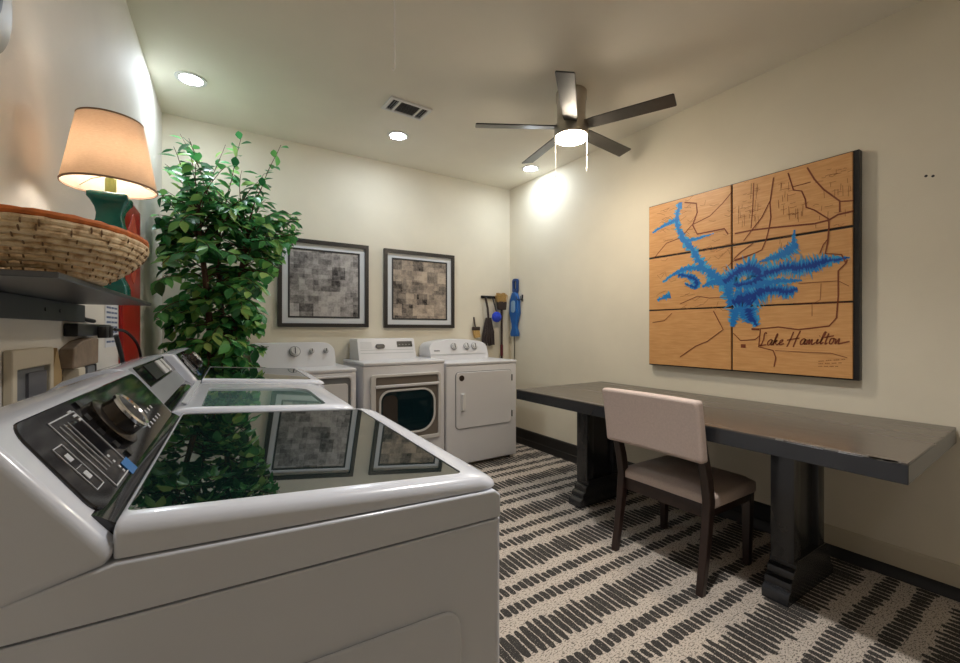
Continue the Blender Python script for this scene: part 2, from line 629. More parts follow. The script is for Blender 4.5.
r = ray(394, 0); d0 = 1.72
cx, cy = r[0] * d0, r[1] * d0
bm = B()
zb = CZ + 262 / F_PX * d0
tube(bm, [(cx, cy, H), (cx + .001, cy, H - .2), (cx + .003, cy, zb + .03), (cx + .004, cy, zb), (cx - .003, cy, zb - .012), (cx - .009, cy, zb - .004)], .0034, 6)
tag(link('pull_cord', bm, M['string']), 'thin white pull cord hanging from the ceiling in front of the vent', 'cord')

# ------------------------------------------------------------------ ceiling fan
fx, fy = .5423 * 2.82 + .8402 * .6, .8402 * 2.82 - .5423 * .6
fan = thing('ceiling_fan', 'five-bladed dark ceiling fan with a lit round lamp underneath', 'ceiling fan', (fx + .006, fy, H))
bm = B(); lathe(bm, [(0, 0), (.100, 0), (.100, -.05), (.094, -.06), (.092, -.17), (0, -.17)], 36)
link('canopy', bm, M['nickel'], fan)
bm = B(); lathe(bm, [(0, -.155), (.088, -.155), (.094, -.165), (.094, -.215), (.112, -.222), (.112, -.285), (.106, -.292), (.0, -.292)], 40)
link('motor_housing', bm, M['nickel'], fan)
bm = B(); lathe(bm, [(0, -.286), (.1, -.286), (.101, -.300), (.096, -.310), (.07, -.319), (.035, -.323), (0, -.324)], 40)
link('light_lens', bm, M['fanlight'], fan)
for k in range(5):
    ang = math.radians(111 + 72 * k) - YAW          # measured from the camera's right
    bm = B()
    R0, R1 = .085, .635
    prof = [(R0, -.040), (.16, -.048), (R1 - .006, -.053), (R1, -.048), (R1, .048), (R1 - .006, .053), (.16, .048), (R0, .040)]
    pit = math.radians(-13)
    ca, sa = math.cos(ang), math.sin(ang)
    def mp(u, v, w, ca=ca, sa=sa):
        yy = v * math.cos(pit) - w * math.sin(pit)
        zz = v * math.sin(pit) + w * math.cos(pit)
        return (u * ca - yy * sa, u * sa + yy * ca, -.230 + zz)
    prism(bm, prof, -.004, .004, mp)
    bl = link('blade', bm, M['fan_blade'], fan, bevel=.002, bseg=1)
    bm = B()
    prism(bm, [(.06, -.022), (.135, -.03), (.15, 0), (.135, .03), (.06, .022)], .004, .009, mp)
    link('blade_bracket', bm, M['nickel'], bl)
for s, l_ in ((-1, .25), (1, .205)):
    bm = B()
    ox, oy = RGT[0] * .1 * s, RGT[1] * .1 * s
    tube(bm, [(ox, oy, -.25), (ox * 1.04, oy * 1.04, -.29), (ox * 1.04, oy * 1.04, -.29 - l_)], .0018, 6)
    lathe(bm, [(0, 0), (.004, -.004), (.005, -.02), (.003, -.028), (0, -.029)], 8, (ox * 1.04, oy * 1.04, -.285 - l_))
    link('pull_chain', bm, M['string'], fan)

# ------------------------------------------------------------------ top-load washers
WX, WY = .720, .69
Tp, Bp = (.163, 1.122), (.234, 1.026)
pl_ = math.hypot(Bp[0] - Tp[0], Bp[1] - Tp[1])
pt = ((Bp[0] - Tp[0]) / pl_, (Bp[1] - Tp[1]) / pl_)
pn = (-pt[1], pt[0])
def PAN(u, s, w):
    """u across the panel (y), s from its top (0) to its bottom (1), w off the glass"""
    return (Tp[0] + pt[0] * s * pl_ + pn[0] * w, u, Tp[1] + pt[1] * s * pl_ + pn[1] * w)
def panel_rect(bm, u0, u1, s0, s1, w0, w1):
    prism(bm, [(u0, s0), (u1, s0), (u1, s1), (u0, s1)], w0, w1, PAN)
def panel_outline(bm, u0, u1, s0, s1, th=.0016):
    ts = th / pl_
    panel_rect(bm, u0, u1, s0, s0 + ts, .0003, .0011)
    panel_rect(bm, u0, u1, s1 - ts, s1, .0003, .0011)
    panel_rect(bm, u0, u0 + th, s0, s1, .0003, .0011)
    panel_rect(bm, u1 - th, u1, s0, s1, .0003, .0011)

def make_washer(label, kind, loc):
    t = thing('washing_machine', label, 'washing machine', loc, -LA, 'top-load washers along the left wall')
    # cabinet below the seam
    bm = B(); prism(bm, rrect(0, WX, 0, WY, .016, 4), .025, .9293)
    link('cabinet', bm, M['white'], t, bevel=.002, bseg=2)
    for a in (.08, WX - .08):
        for b in (.08, WY - .08):
            bm = B()
            lathe(bm, [(0, 0), (.024, 0), (.024, .012), (.012, .014), (.012, .03), (0, .03)], 12, (a, b, 0))
            link('levelling_foot', bm, M['black_plastic'], t)
    # pressed panels on both sides
    for y0, y1 in ((-.006, .001), (WY - .001, WY + .006)):
        bm = B(); prism(bm, rrect(.085, WX - .075, .10, .818, .03, 6), y0, y1, XZ)
        link('side_panel', bm, M['white'], t, bevel=.003, bseg=2)
    # top deck between seam and lid
    bm = B()
    prism(bm, [(.0, .931), (WX - .004, .931), (WX - .004, .966), (WX - .014, .974), (.255, .986), (.177, .968), (0, .94)], .001, WY - .001, XZ)
    link('top_deck', bm, M['white'], t, bevel=.003, bseg=3)
    bm = B(); box(bm, .01, WX - .012, .006, WY - .006, .924, .936)
    link('seam_gap', bm, M['grey_dark'], t)
    # console: one hump that runs across the back
    prof = [(.0, .938), (.175, .964), (.246, .984), (.254, .992), (.252, 1.002), (.243, 1.014), (.165, 1.1225), (.156, 1.127), (.140, 1.128), (.100, 1.121), (.055, 1.103), (.015, 1.070), (.0, 1.03)]
    bm = B(); prism(bm, prof, 0.0, WY, XZ)
    link('console', bm, M['white'], t, bevel=.024, bseg=5, sharp=50)
    # black control glass
    bm = B()
    rr = .022
    outl = [(u, s) for u, s in rrect(.030, WY - .030, -.02, 1.17, .02)]
    pts = []
    for (cu, cs, a0) in ((WY - .030 - rr, -.01 + rr / pl_, 0), (.034 + rr, -.01 + rr / pl_, 90), (.034 + rr, 1.02 - rr / pl_, 180), (WY - .030 - rr, 1.02 - rr / pl_, 270)):
        for i in range(6):
            a = math.radians(a0 + 18 * i)
            pts.append((cu + rr * math.cos(a), cs - rr / pl_ * math.sin(a)))
    pts = [(u + (.012 * (1 - s_) if u < .2 else 0), s_) for u, s_ in pts]
    if kind != 'glass':                  # smaller control glass above a grey apron
        prism(bm, pts, -.004, .002, PAN)
        link('console_apron', bm, M['apron_grey'], t, bevel=.001, bseg=1)
        bm = B()
        pts = [(u, s_ / .05) for u, s_ in rrect(.10, .66, .0005, .0275, .005, 4)]
    prism(bm, pts, -.004, .004, PAN)
    pan = link('control_panel', bm, M['panel_black'], t, bevel=.0015, bseg=1)
    def PW(f):            # lift everything on the glass to its face
        return lambda u, s, w: PAN(u, s, w + .004)
    global PAN_OFF
    def rect(bm, u0, u1, s0, s1, w0=.0, w1=.001):
        prism(bm, [(u0, s0), (u1, s0), (u1, s1), (u0, s1)], w0 + .004, w1 + .004, PAN)
    def outline(bm, u0, u1, s0, s1, th=.0016):
        ts = th / pl_
        rect(bm, u0, u1, s0, s0 + ts); rect(bm, u0, u1, s1 - ts, s1)
        rect(bm, u0, u0 + th, s0, s1); rect(bm, u1 - th, u1, s0, s1)
    # printed lines, icons and the small lit window
    if kind == 'glass':
        bm = B()
        outline(bm, .115, .205, .12, .98)
        outline(bm, .070, .098, .34, .86, .0012)
        for u in (.132, .146, .160):
            rect(bm, u, u + .0012, .20, .80)
        rect(bm, .078, .090, .44, .52); rect(bm, .078, .090, .66, .74); rect(bm, .074, .094, .595, .60)
        for s in (.70, .78, .86, .92):
            rect(bm, .168, .174, s, s + .03)
        for k in range(5):
            rect(bm, .420 + k * .03, .428 + k * .03, .62, .68)
            rect(bm, .420 + k * .03, .428 + k * .03, .80, .86)
        for k in range(3):
            rect(bm, .185 + .004 * k, .198 + .004 * k, .10 + k * .06, .13 + k * .06)
        link('printed_marks', bm, M['grey_light'], pan)
        bm = B(); rect(bm, .182, .214, .86, 1.04, 0, .0012)
        link('display', bm, M['blue_display'], pan)
    if kind == 'glass':
        # arc of buttons round the dial
        bm = B()
        uc, s_c = .275, .47
        for k in range(5):
            a = math.radians(130 + 25 * k)
            cu, cs = uc + -.060 * math.cos(a) * -1, s_c + .060 / pl_ * math.sin(a)
            if cs > 1.05 or cs < -.0:
                continue
            rect(bm, cu - .008, cu + .008, cs - .005 / pl_, cs + .005 / pl_, 0, .003)
        link('push_buttons', bm, M['black_plastic'], pan)
        def DIAL(x, y, z):
            return PAN(uc + x, s_c + y / pl_, z + .004)
        bm = B(); lathe(bm, [(0, 0), (.042, 0), (.042, .008), (.037, .011), (.031, .012), (.029, .032), (0, .032)], 40, f=DIAL)
        dial = link('dial', bm, M['knob_bronze'], pan)
        bm = B(); lathe(bm, [(.029, .027), (.0325, .029), (.0325, .033), (.029, .035), (.026, .0325)], 40, f=DIAL)
        link('chrome_ring', bm, M['chrome'], dial)
        bm = B(); lathe(bm, [(.0, .0328), (.027, .0328), (.027, .031), (0, .031)], 40, f=DIAL)
        link('dial_face', bm, M['panel_black'], dial)
    else:
        bm = B()
        rect(bm, .42, .50, .06, .48, 0, .003); rect(bm, .53, .57, .06, .48, 0, .003)
        link('silver_keys', bm, M['silver'], pan)
        bm = B(); rect(bm, .22, .38, .06, .48, 0, .002)
        link('screen', bm, M['black_plastic'], pan)
    # dark hinge gap between console and lid
    bm = B(); prism(bm, [(.226, .985), (.258, .985), (.258, 1.011), (.250, 1.0185), (.238, 1.0275), (.226, 1.032)], .026, WY - .026, XZ)
    link('hinge_gap', bm, M['panel_black'], t)
    # lid: a rounded frame that slopes to the front, with the glass let in
    zb, zf = 1.026, .998
    def zl(x):
        return zb + (zf - zb) * (x - .255) / (.664 - .255)
    def LID(u, v, w):
        if w < -.028:                       # the underside follows the deck
            return (u, v, .9862 + (.9742 - .9862) * (u - .255) / .44 + .0018)
        return (u, v, zl(u) + w - max(0.0, u - .68) * .08)
    bm = B()
    if kind == 'glass':
        outer = rrect(.252, WX + .003, .006, WY - .006, (.035, .006, .006, .035), 6)
        inner = rrect(.2585, .667, .034, WY - .034, (.012, .008, .008, .012), 6)
    else:
        outer = rrect(.254, WX - .004, .006, WY - .006, (.10, .012, .012, .06), 6)
        inner = rrect(.318, .630, .026, .45, (.09, .010, .010, .03), 6)
    n_ = len(outer)
    loops = []
    for tt, w in ((.4, -.031), (0, -.030), (0, -.0155), (.03, -.012), (.10, -.0082), (.22, -.0045), (.42, -.002), (.70, -.0003), (1, .0), (1, -.014)):
        loops.append([bm.verts.new(LID(a[0] + (b[0] - a[0]) * tt, a[1] + (b[1] - a[1]) * tt, w)) for a, b in zip(outer, inner)])
    for A_, B_ in zip(loops, loops[1:]):
        for i in range(n_):
            j = (i + 1) % n_
            bm.faces.new((A_[i], A_[j], B_[j], B_[i]))
    lid = link('lid', bm, M['white'], t, sharp=50)
    bm = B(); prism(bm, inner, -.013, -.0015 if kind == 'glass' else -.006, LID)
    link('lid_glass', bm, M['lid_glass'] if kind == 'glass' else M['lid_glass_clear'], lid)
    if kind != 'glass':
        bm = B()
        prism(bm, rrect(.272, .286, .06, WY - .06, .006, 3), .002, .006, LID)
        link('lid_rib', bm, M['grey_light'], lid)
    bm = B(); prism(bm, rrect(.268, WX - .014, .014, WY - .014, .045, 6), .966, .984)
    link('lid_gap', bm, M['grey_dark'], t)
    return t

Q1, Q2, Q3 = .572, 1.312, 2.032
w1 = make_washer('nearest white top-load washer, its large glass lid mirroring the ficus and pictures', 'glass', lf(.08, Q1))
w2 = make_washer('middle white top-load washer whose white lid has a small inset window', 'window', lf(.05, Q2))
w3 = copy_tree(w1)
w3.location = lf(.08, Q3)
w3['label'] = 'farthest white top-load washer, beside the ficus, only its dark glass lid showing'

# ------------------------------------------------------------------ dryers along the back wall
YF, YB = 3.25, 3.815
def dryer_body(t, x0, x1, zt):
    bm = B(); box(bm, x0, x1, YF, YB, .03, zt - .03, .012, 3)
    link('cabinet', bm, M['white2'], t)
    bm = B(); box(bm, x0 - .002, x1 + .002, YF - .006, YB, zt - .029, zt, .010, 3)
    link('top_deck', bm, M['white2'], t)
    for a in (x0 + .06, x1 - .06):
        for b in (YF + .06, YB - .06):
            bm = B()
            lathe(bm, [(0, 0), (.02, 0), (.02, .012), (.01, .014), (.01, .035), (0, .035)], 10, (a, b, 0))
            link('levelling_foot', bm, M['black_plastic'], t)
FY = lambda u, v, w: (u, YF - w, v)          # drawn on the dryers' front, w towards the room

def knob(parent, x, y, z, r, m=None, name='knob', lean=.35):
    bm = B()
    def f(a, b, c):
        return (x + a, y - c * math.cos(lean) + b * math.sin(lean), z + b * math.cos(lean) + c * math.sin(lean))
    lathe(bm, [(0, 0), (r * 1.25, 0), (r * 1.25, .006), (r, .008), (r * .92, .026), (0, .028)], 24, f=f)
    o = link(name, bm, m or M['silver'], parent)
    bm = B(); lathe(bm, [(r * 1.28, .0), (r * 1.42, .0), (r * 1.42, .004), (r * 1.28, .005)], 24, f=f)
    link('knob_ring', bm, M['grey_mid'], o)
    bm = B(); box(bm, -.003, .003, -r * .85, r * .85, .027, .031)
    for v in bm.verts:
        v.co = f(*v.co)
    link('pointer', bm, M['grey_dark'], o)
    return o

def console(t, x0, x1, z0, z1, ytop, arch=0.0, rl=.03, rr_=.03, mt=None):
    """a leaning back panel; the front face tilts back"""
    bm = B()
    pts = rrect(x0, x1, z0, z1, (rr_, rl, .004, .004), 8)
    if arch:
        out = []
        xm, hw = (x0 + x1) / 2, (x1 - x0) / 2
        for u, v in pts:
            if v > z0 + .05:
                v = v - arch * ((u - xm) / hw) ** 2
            out.append((u, v))
        # more points along the top
        top = [(xm + hw * .86 * math.cos(a), z1 - arch * (.86 * math.cos(a)) ** 2) for a in [PI * i / 14 for i in range(1, 14)]]
        k = 9
        pts = out[:k] + top + out[k:]
    def f(u, v, w):
        lean = (v - z0) * .35
        return (u, (ytop - .07 + lean) if w == 0 else YB - .002, v)
    prism(bm, pts, 0, 1, f)
    return link('console', bm, mt or M['white2'], t, bevel=.008, bseg=3)

# left: a front opening machine with a big dial, half behind the washers
t = thing('dryer', 'leftmost white dryer on the back wall, one large dial on its rounded console', 'dryer', (0, 0, 0), 0, 'white machines along the back wall')
x0, x1, zt = .300, .972, .930
dryer_body(t, x0, x1, zt)
console(t, x0 + .0, x1 - .075, zt - .002, 1.118, 3.62, 0, .03, .085)
knob(t, .590, 3.585, 1.052, .030, name='dial')
knob(t, .715, 3.585, 1.052, .014)
knob(t, .825, 3.585, 1.052, .014)
bm = B(); ring(bm, rrect(.40, .94, .25, .878, .03), rrect(.416, .924, .266, .862, .022), -.004, .022, FY)
d = link('door', bm, M['white2'], t, bevel=.004)
bm = B(); prism(bm, rrect(.414, .926, .262, .866, .022), -.004, .006, FY)
link('door_recess', bm, M['grey_mid'], d)
bm = B(); prism(bm, rrect(.424, .905, .272, .818, .02), .0, .018, FY)
link('door_panel', bm, M['white2'], d, bevel=.004)
knob  # (helper stays in use below)

# middle: window door
t = thing('dryer', 'white dryer in the middle with a dark rounded window in its silver-framed door', 'dryer', (0, 0, 0), 0, 'white machines along the back wall')
x0, x1, zt = 1.024, 1.735, .965
dryer_body(t, x0, x1, zt)
c_ = console(t, x0 + .055, x1 - .135, zt - .002, 1.145, 3.60, 0, .015, .015)
def FC(u, v, w, z0=zt):
    return (u, 3.53 + (v - z0 + .002) * .35 - w, v)
bm = B(); prism(bm, rrect(1.43, 1.575, 1.070, 1.120, .005), -.004, .003, FC)
link('display', bm, M['black_plastic'], c_)
bm = B()
for k in range(4):
    prism(bm, rrect(1.445 + k * .031, 1.460 + k * .031, 1.088, 1.094, .001), .003, .004, FC)
link('display_marks', bm, M['grey_mid'], c_)
bm = B(); prism(bm, rrect(1.235, 1.315, 1.062, 1.098, .016), -.004, .012, FC)
link('black_dial', bm, M['black_plastic'], c_, bevel=.004)
bm = B()
for z in (1.045, 1.018):
    prism(bm, rrect(1.10, 1.58, z, z + .006, .002), -.004, .002, FC)
for k in range(6):
    prism(bm, rrect(1.10, 1.10 + .10, 1.062 + k * .010, 1.065 + k * .010, .0005), -.002, .0012, FC)
link('printed_lines', bm, M['grey_light'], c_)
bm = B(); ring(bm, rrect(1.078, 1.688, .315, .868, .03), rrect(1.118, 1.662, .345, .846, .012), -.004, .028, FY)
d = link('door', bm, M['silver'], t, bevel=.005, bseg=3)
bm = B(); prism(bm, rrect(1.115, 1.665, .342, .85, .012), -.004, .012, FY)
link('door_panel', bm, M['taupe'], d)
bm = B(); prism(bm, rrect(1.112, 1.668, .762, .784, .008), .0, .034, FY)
link('handle', bm, M['white2'], d, bevel=.004)
rg = (.12, .09, .12, .15)
bm = B(); ring(bm, rrect(1.145, 1.640, .375, .742, rg, 8), rrect(1.163, 1.622, .393, .726, (.105, .078, .105, .135), 8), .0, .022, FY)
link('window_ring', bm, M['silver'], d, bevel=.004)
bm = B(); prism(bm, rrect(1.160, 1.625, .390, .729, (.105, .078, .105, .135), 8), .0, .016, FY)
link('door_window', bm, M['door_glass'], d)
# the drum mouth seen in the glass
bm = B(); prism(bm, rrect(1.175, 1.30, .43, .70, .05, 6), .0161, .0166, FY)
link('drum_shade', bm, mat('drum_brown', '#3b3632', .1), d)

# right: solid door
t = thing('dryer', 'white dryer at the right end with a plain solid door and three small dials', 'dryer', (0, 0, 0), 0, 'white machines along the back wall')
x0, x1, zt = 1.752, 2.515, .935
dryer_body(t, x0, x1, zt)
c_ = console(t, x0 + .004, x1 - .115, zt - .002, 1.132, 3.62, .045, .05, .05)
for x in (2.015, 2.158, 2.245):
    knob(c_, x, 3.586, 1.062, .024)
def FC3(u, v, w, z0=zt):
    return (u, 3.55 + (v - z0 + .002) * .35 - w, v)
bm = B(); prism(bm, rrect(1.76, 2.37, .985, .992, .003), -.004, .004, FC3)
link('console_line', bm, M['grey_light'], c_)
bm = B(); prism(bm, rrect(1.80, 1.86, 1.018, 1.030, .003), -.003, .0012, FC3)
link('nameplate', bm, M['grey_mid'], c_)
bm = B(); prism(bm, rrect(1.840, 2.452, .345, .850, .035, 6), -.003, .004, FY)
d = link('door', bm, M['grey_mid'], t)
d['label'] = 'thin dark seam around the door'
bm = B(); prism(bm, rrect(1.845, 2.447, .350, .845, .031, 6), .0, .013, FY)
dp = link('door_panel', bm, M['white2'], d, bevel=.004, bseg=2)
bm = B()
prism(bm, rrect(1.885, 1.935, .50, .665, .008), .012, .018, FY)
prism(bm, rrect(1.892, 1.916, .51, .655, .006), .016, .045, FY)
link('handle', bm, M['white_plastic'], d, bevel=.003)
bm = B(); lathe(bm, [(0, .0125), (.026, .0125), (.026, .016), (.015, .0165), (.0, .0165)], 20, (1.898, .795, 0), f=lambda x, y, z: (x, YF - z, y))
link('round_badge', bm, M['dark_brown'], d)
bm = B(); box(bm, 2.449, 2.457, YF - .016, YF, .74, .80, .002, 1)
link('hinge', bm, M['grey_dark'], d)
bm = B(); box(bm, 2.449, 2.457, YF - .016, YF, .40, .46, .002, 1)
link('hinge', bm, M['grey_dark'], d)

# ------------------------------------------------------------------ framed pictures on the back wall
def picture(x0, x1, z0, z1, art, label):
    t = thing('framed_picture', label, 'picture', ((x0 + x1) / 2, D, (z0 + z1) / 2), 0, 'framed air-photo collages')
    hx, hz = (x1 - x0) / 2, (z1 - z0) / 2
    f = lambda u, v, w: (u, -w, v)
    def fr(name, a, b, w0, w1, m, bev=0):
        bm = B()
        ring(bm, rrect(-hx + a, hx - a, -hz + a, hz - a, .0005, 1), rrect(-hx + b, hx - b, -hz + b, hz - b, .0005, 1), w0, w1, f)
        return link(name, bm, m, t, bevel=bev, bseg=2)
    fr('frame', 0, .032, 0, .032, M['frame_dark'], .004)
    fr('mat_board', .028, .080, .004, .014, M['mat_board'])
    fr('inner_fillet', .078, .092, .004, .017, M['grey_dark'])
    bm = B(); prism(bm, [(-hx + .09, -hz + .09), (hx - .09, -hz + .09), (hx - .09, hz - .09), (-hx + .09, hz - .09)], .004, .013, f)
    link('print', bm, art, t)
    return t
picture(.497, 1.250, 1.245, 1.985, M['aerial_grey'], 'framed grey air-photo collage nearer the ficus')
picture(1.398, 2.143, 1.240, 1.980, M['aerial_tan'], 'framed tan-toned air-photo collage nearer the broom rack')

# ------------------------------------------------------------------ wooden map on the right wall
MX = W - .048
mp_root = thing('wall_map', 'big wooden lake map in six panels with blue inlaid water', 'wall art', (W, 1.39, 1.55))
def MW(px, py, x=MX):
    r = ray(px, py)
    d = x / r[0]
    return (r[1] * d, CZ + r[2] * d)
def loc_(y, z, x):
    return (x - W, y - 1.39, z - 1.55)
bm = B(); box(bm, -.04, -.001, (.783) - 1.39, 2.02 - 1.39, .958 - 1.55, 2.152 - 1.55, .002, 1)
link('backing_frame', bm, M['map_back'], mp_root)
ys = [(.808, 1.405), (1.416, 2.012)]
zs = [(.966, 1.362), (1.372, 1.752), (1.766, 2.145)]
for a, b in ys:
    for c, d in zs:
        bm = B(); box(bm, -.05, -.038, a - 1.39, b - 1.39, c - 1.55, d - 1.55, .0015, 1)
        link('map_panel', bm, M['map_wood'], mp_root)
random.seed(11)
def ribbon(bm, pts, wid, x):
    """flat strip in the map's plane"""
    P = [Vector((0, p[0], p[1])) for p in pts]
    L, R = [], []
    for i, p in enumerate(P):
        tdir = (P[min(i + 1, len(P) - 1)] - P[max(i - 1, 0)])
        if tdir.length < 1e-9:
            tdir = Vector((0, 1, 0))
        tdir.normalize()
        nn = Vector((0, -tdir.z, tdir.y))
        w = wid[i] if isinstance(wid, list) else (wid, wid)
        if not isinstance(w, tuple):
            w = (w, w)
        a, b = p + nn * w[0], p - nn * w[1]
        L.append(bm.verts.new(loc_(a.y, a.z, x)))
        R.append(bm.verts.new(loc_(b.y, b.z, x)))
    for i in range(len(P) - 1):
        bm.faces.new((L[i], L[i + 1], R[i + 1], R[i]))
C7 = lambda c: MW(630 + c[0] / 2.552, 130 + c[1] / 2.552)
C5 = lambda c: MW(735 + c[0] / 5.523, 145 + c[1] / 5.523)
C4 = lambda c: MW(645 + c[0] / 5.522, 140 + c[1] / 5.522)
C3 = lambda c: MW(730 + c[0] / 5.529, 260 + c[1] / 5.529)
C6 = lambda c: MW(645 + c[0] / 5.096, 250 + c[1] / 5.096)
lake = [
    ([(130, 185), (120, 230), (135, 275), (165, 312), (185, 348), (215, 372), (245, 385), (268, 378)], [8, 9, 9, 11, 12, 14, 17, 14]),
    ([(58, 262), (90, 243), (120, 230)], [3, 6, 8]),
    ([(140, 285), (175, 276), (215, 264)], [5, 4, 1]),
    ([(84, 388), (125, 362), (160, 352), (192, 356)], [2, 7, 9, 10]),
    ([(70, 434), (104, 422)], [3, 7]),
    ([(125, 368), (165, 380), (168, 400), (140, 392)], [6, 8, 6, 2]),
    ([(185, 400), (215, 388), (245, 388)], [2, 9, 14]),
    ([(240, 388), (268, 368), (300, 352), (322, 358), (330, 378), (300, 392), (265, 395)], [12, 17, 16, 15, 15, 10, 8]),
    ([(325, 378), (360, 362), (395, 352), (425, 352), (455, 348), (490, 336), (520, 332), (562, 325)], [13, 12, 12, 14, 15, 10, 6, 1]),
    ([(330, 336), (360, 328), (392, 318), (415, 302), (428, 290)], [1, 5, 10, 11, 5]),
    ([(419, 300), (419, 278), (420, 255)], [6, 3, 2]),
    ([(290, 395), (340, 390), (400, 385), (440, 384)], [10, 8, 4, 1]),
    ([(255, 392), (252, 420), (265, 445)], [13, 10, 14]),
    ([(262, 442), (290, 432), (312, 445)], [18, 26, 18]),
    ([(300, 430), (335, 412), (372, 408), (405, 412), (428, 405)], [20, 16, 14, 12, 4]),
    ([(272, 455), (266, 480), (262, 502)], [14, 9, 3]),
    ([(300, 455), (308, 475), (325, 500)], [18, 14, 4]),
    ([(285, 450), (290, 480)], [14, 6]),
    ([(340, 300 + 100), (345, 425)], [12, 4]),
]
for li, (sc, dx, name) in enumerate(((1.0, .0518, 'lake_shallows'), (.78, .0523, 'lake_inlay'), (.34, .0528, 'lake_depths'))):
    bm = B()
    for pi_, (pts, ws) in enumerate(lake):
        if li == 2 and pi_ not in (5, 7, 8, 13, 14, 16):
            continue
        cp = curve([Vector((a, b, 0)) for a, b in pts], 14)
        n = len(cp)
        mm, ww = [], []
        random.seed(100 + pi_)
        for i, p in enumerate(cp):
            fi = i / (n - 1) * (len(ws) - 1)
            j = min(int(fi), len(ws) - 2)
            w = ws[j] + (ws[j + 1] - ws[j]) * (fi - j)
            y, z = C7((p.x, p.y))
            mm.append((y, z))
            s = (.0027 if pi_ > 3 else .0019) * sc
            jag = lambda: (random.choice((.45, .7, .9, 1.2, 1.6, 2.1)) if li == 0 else random.choice((.5, .8, 1.0, 1.3, 1.7)) if li == 1 else random.choice((.3, .7, 1.0, 1.5, 2.0)))
            ww.append((w * s * jag(), w * s * jag()))
        ribbon(bm, mm, ww, W - dx - pi_ * .00001)
    link(name, bm, M['lake%d' % (li + 1)], mp_root)
bm = B()
roads = [
    (C5, [(0, 490), (100, 470), (200, 458), (440, 435), (520, 415), (570, 385), (655, 365)], .006),
    (C5, [(215, 180), (195, 320), (200, 400), (190, 460), (175, 520), (150, 580), (60, 620), (0, 640)], .0045),
    (C5, [(195, 310), (150, 400), (95, 470), (50, 530)], .0035),
    (C5, [(400, 125), (440, 190), (490, 245), (580, 310), (580, 372)], .005),
    (C5, [(580, 312), (655, 308)], .004),
    (C5, [(295, 155), (325, 250), (370, 255), (390, 300), (395, 345), (440, 360), (520, 410), (520, 455), (515, 530), (500, 600), (590, 605), (615, 655)], .0045),
    (C5, [(105, 210), (100, 340), (90, 460)], .003),
    (C5, [(320, 232), (420, 205)], .003),
    (C5, [(470, 600), (490, 550), (515, 520)], .003),
    (C4, [(220, 345), (285, 350), (290, 400), (265, 470), (290, 520), (440, 490), (460, 520)], .006),
    (C4, [(50, 655), (120, 570), (200, 540), (260, 470), (360, 420), (430, 350), (480, 290)], .0035),
    (C4, [(490, 660), (530, 620), (600, 570)], .0035),
    (C3, [(650, 0), (640, 20), (600, 60), (600, 200), (590, 320), (550, 365), (380, 385), (270, 370), (170, 380), (160, 480), (240, 500), (255, 540), (245, 590)], .0045),
    (C3, [(20, 405), (60, 445), (140, 440), (165, 420)], .0035),
    (C3, [(380, 130), (600, 115), (660, 145)], .0018),
    (C3, [(505, 130), (500, 220), (455, 245), (455, 310)], .0015),
    (C3, [(350, 240), (660, 235)], .0015),
    (C3, [(250, 500), (420, 510), (560, 515), (650, 540)], .0018),
    (C3, [(120, 382), (165, 384)], .008),
    (C6, [(180, 545), (260, 490), (320, 465), (400, 405), (350, 310)], .004),
    (C6, [(40, 370), (100, 360), (140, 320)], .0025),
    (C6, [(415, 180), (415, 90), (460, 50), (580, 10)], .0035),
    (C6, [(180, 275), (270, 235), (330, 245), (420, 240)], .0028),
    (C3, [(62, 475), (88, 476)], .014),
]
for k, (f, pts, w) in enumerate(roads):
    ribbon(bm, [f(p) for p in pts], w * .8, W - .0515 - .0005 * (k % 3))
link('main_roads', bm, M['road'], mp_root)
bm = B()
random.seed(5)
areas = [(40, 130, 210, 420, 26), (240, 320, 200, 390, 24), (330, 390, 320, 370, 8), (430, 640, 130, 270, 26), (10, 90, 320, 420, 14), (430, 640, 330, 450, 10), (240, 330, 500, 640, 8)]
for x0_, x1_, y0_, y1_, n in areas:
    for k in range(n):
        x, y = random.uniform(x0_, x1_), random.uniform(y0_, y1_)
        if random.random() < .5:
            q = [(x, y), (x + random.uniform(-4, 4), y + random.uniform(20, 60))]
        else:
            l_ = random.uniform(20, 50)
            q = [(x, y), (x + l_ * .5, y - l_ * .12 + random.uniform(-6, 6)), (x + l_, y - l_ * .25)]
        ribbon(bm, [C5(p) for p in q], .0012, W - .0512)
for k in range(46):
    x, y = random.uniform(60, 470), random.uniform(330, 640)
    q = [(x, y), (x + random.uniform(10, 30), y - random.uniform(-10, 20)), (x + random.uniform(30, 60), y - random.uniform(-10, 30))]
    ribbon(bm, [C4(p) for p in q], .0013, W - .0512)
for k in range(26):
    x, y = random.uniform(50, 400), random.uniform(20, 300)
    q = [(x, y), (x + random.uniform(10, 30), y - random.uniform(-20, 20)), (x + random.uniform(30, 50), y - random.uniform(-10, 30))]
    ribbon(bm, [C6(p) for p in q], .0013, W - .0512)
link('streets', bm, M['road_fine'], mp_root)

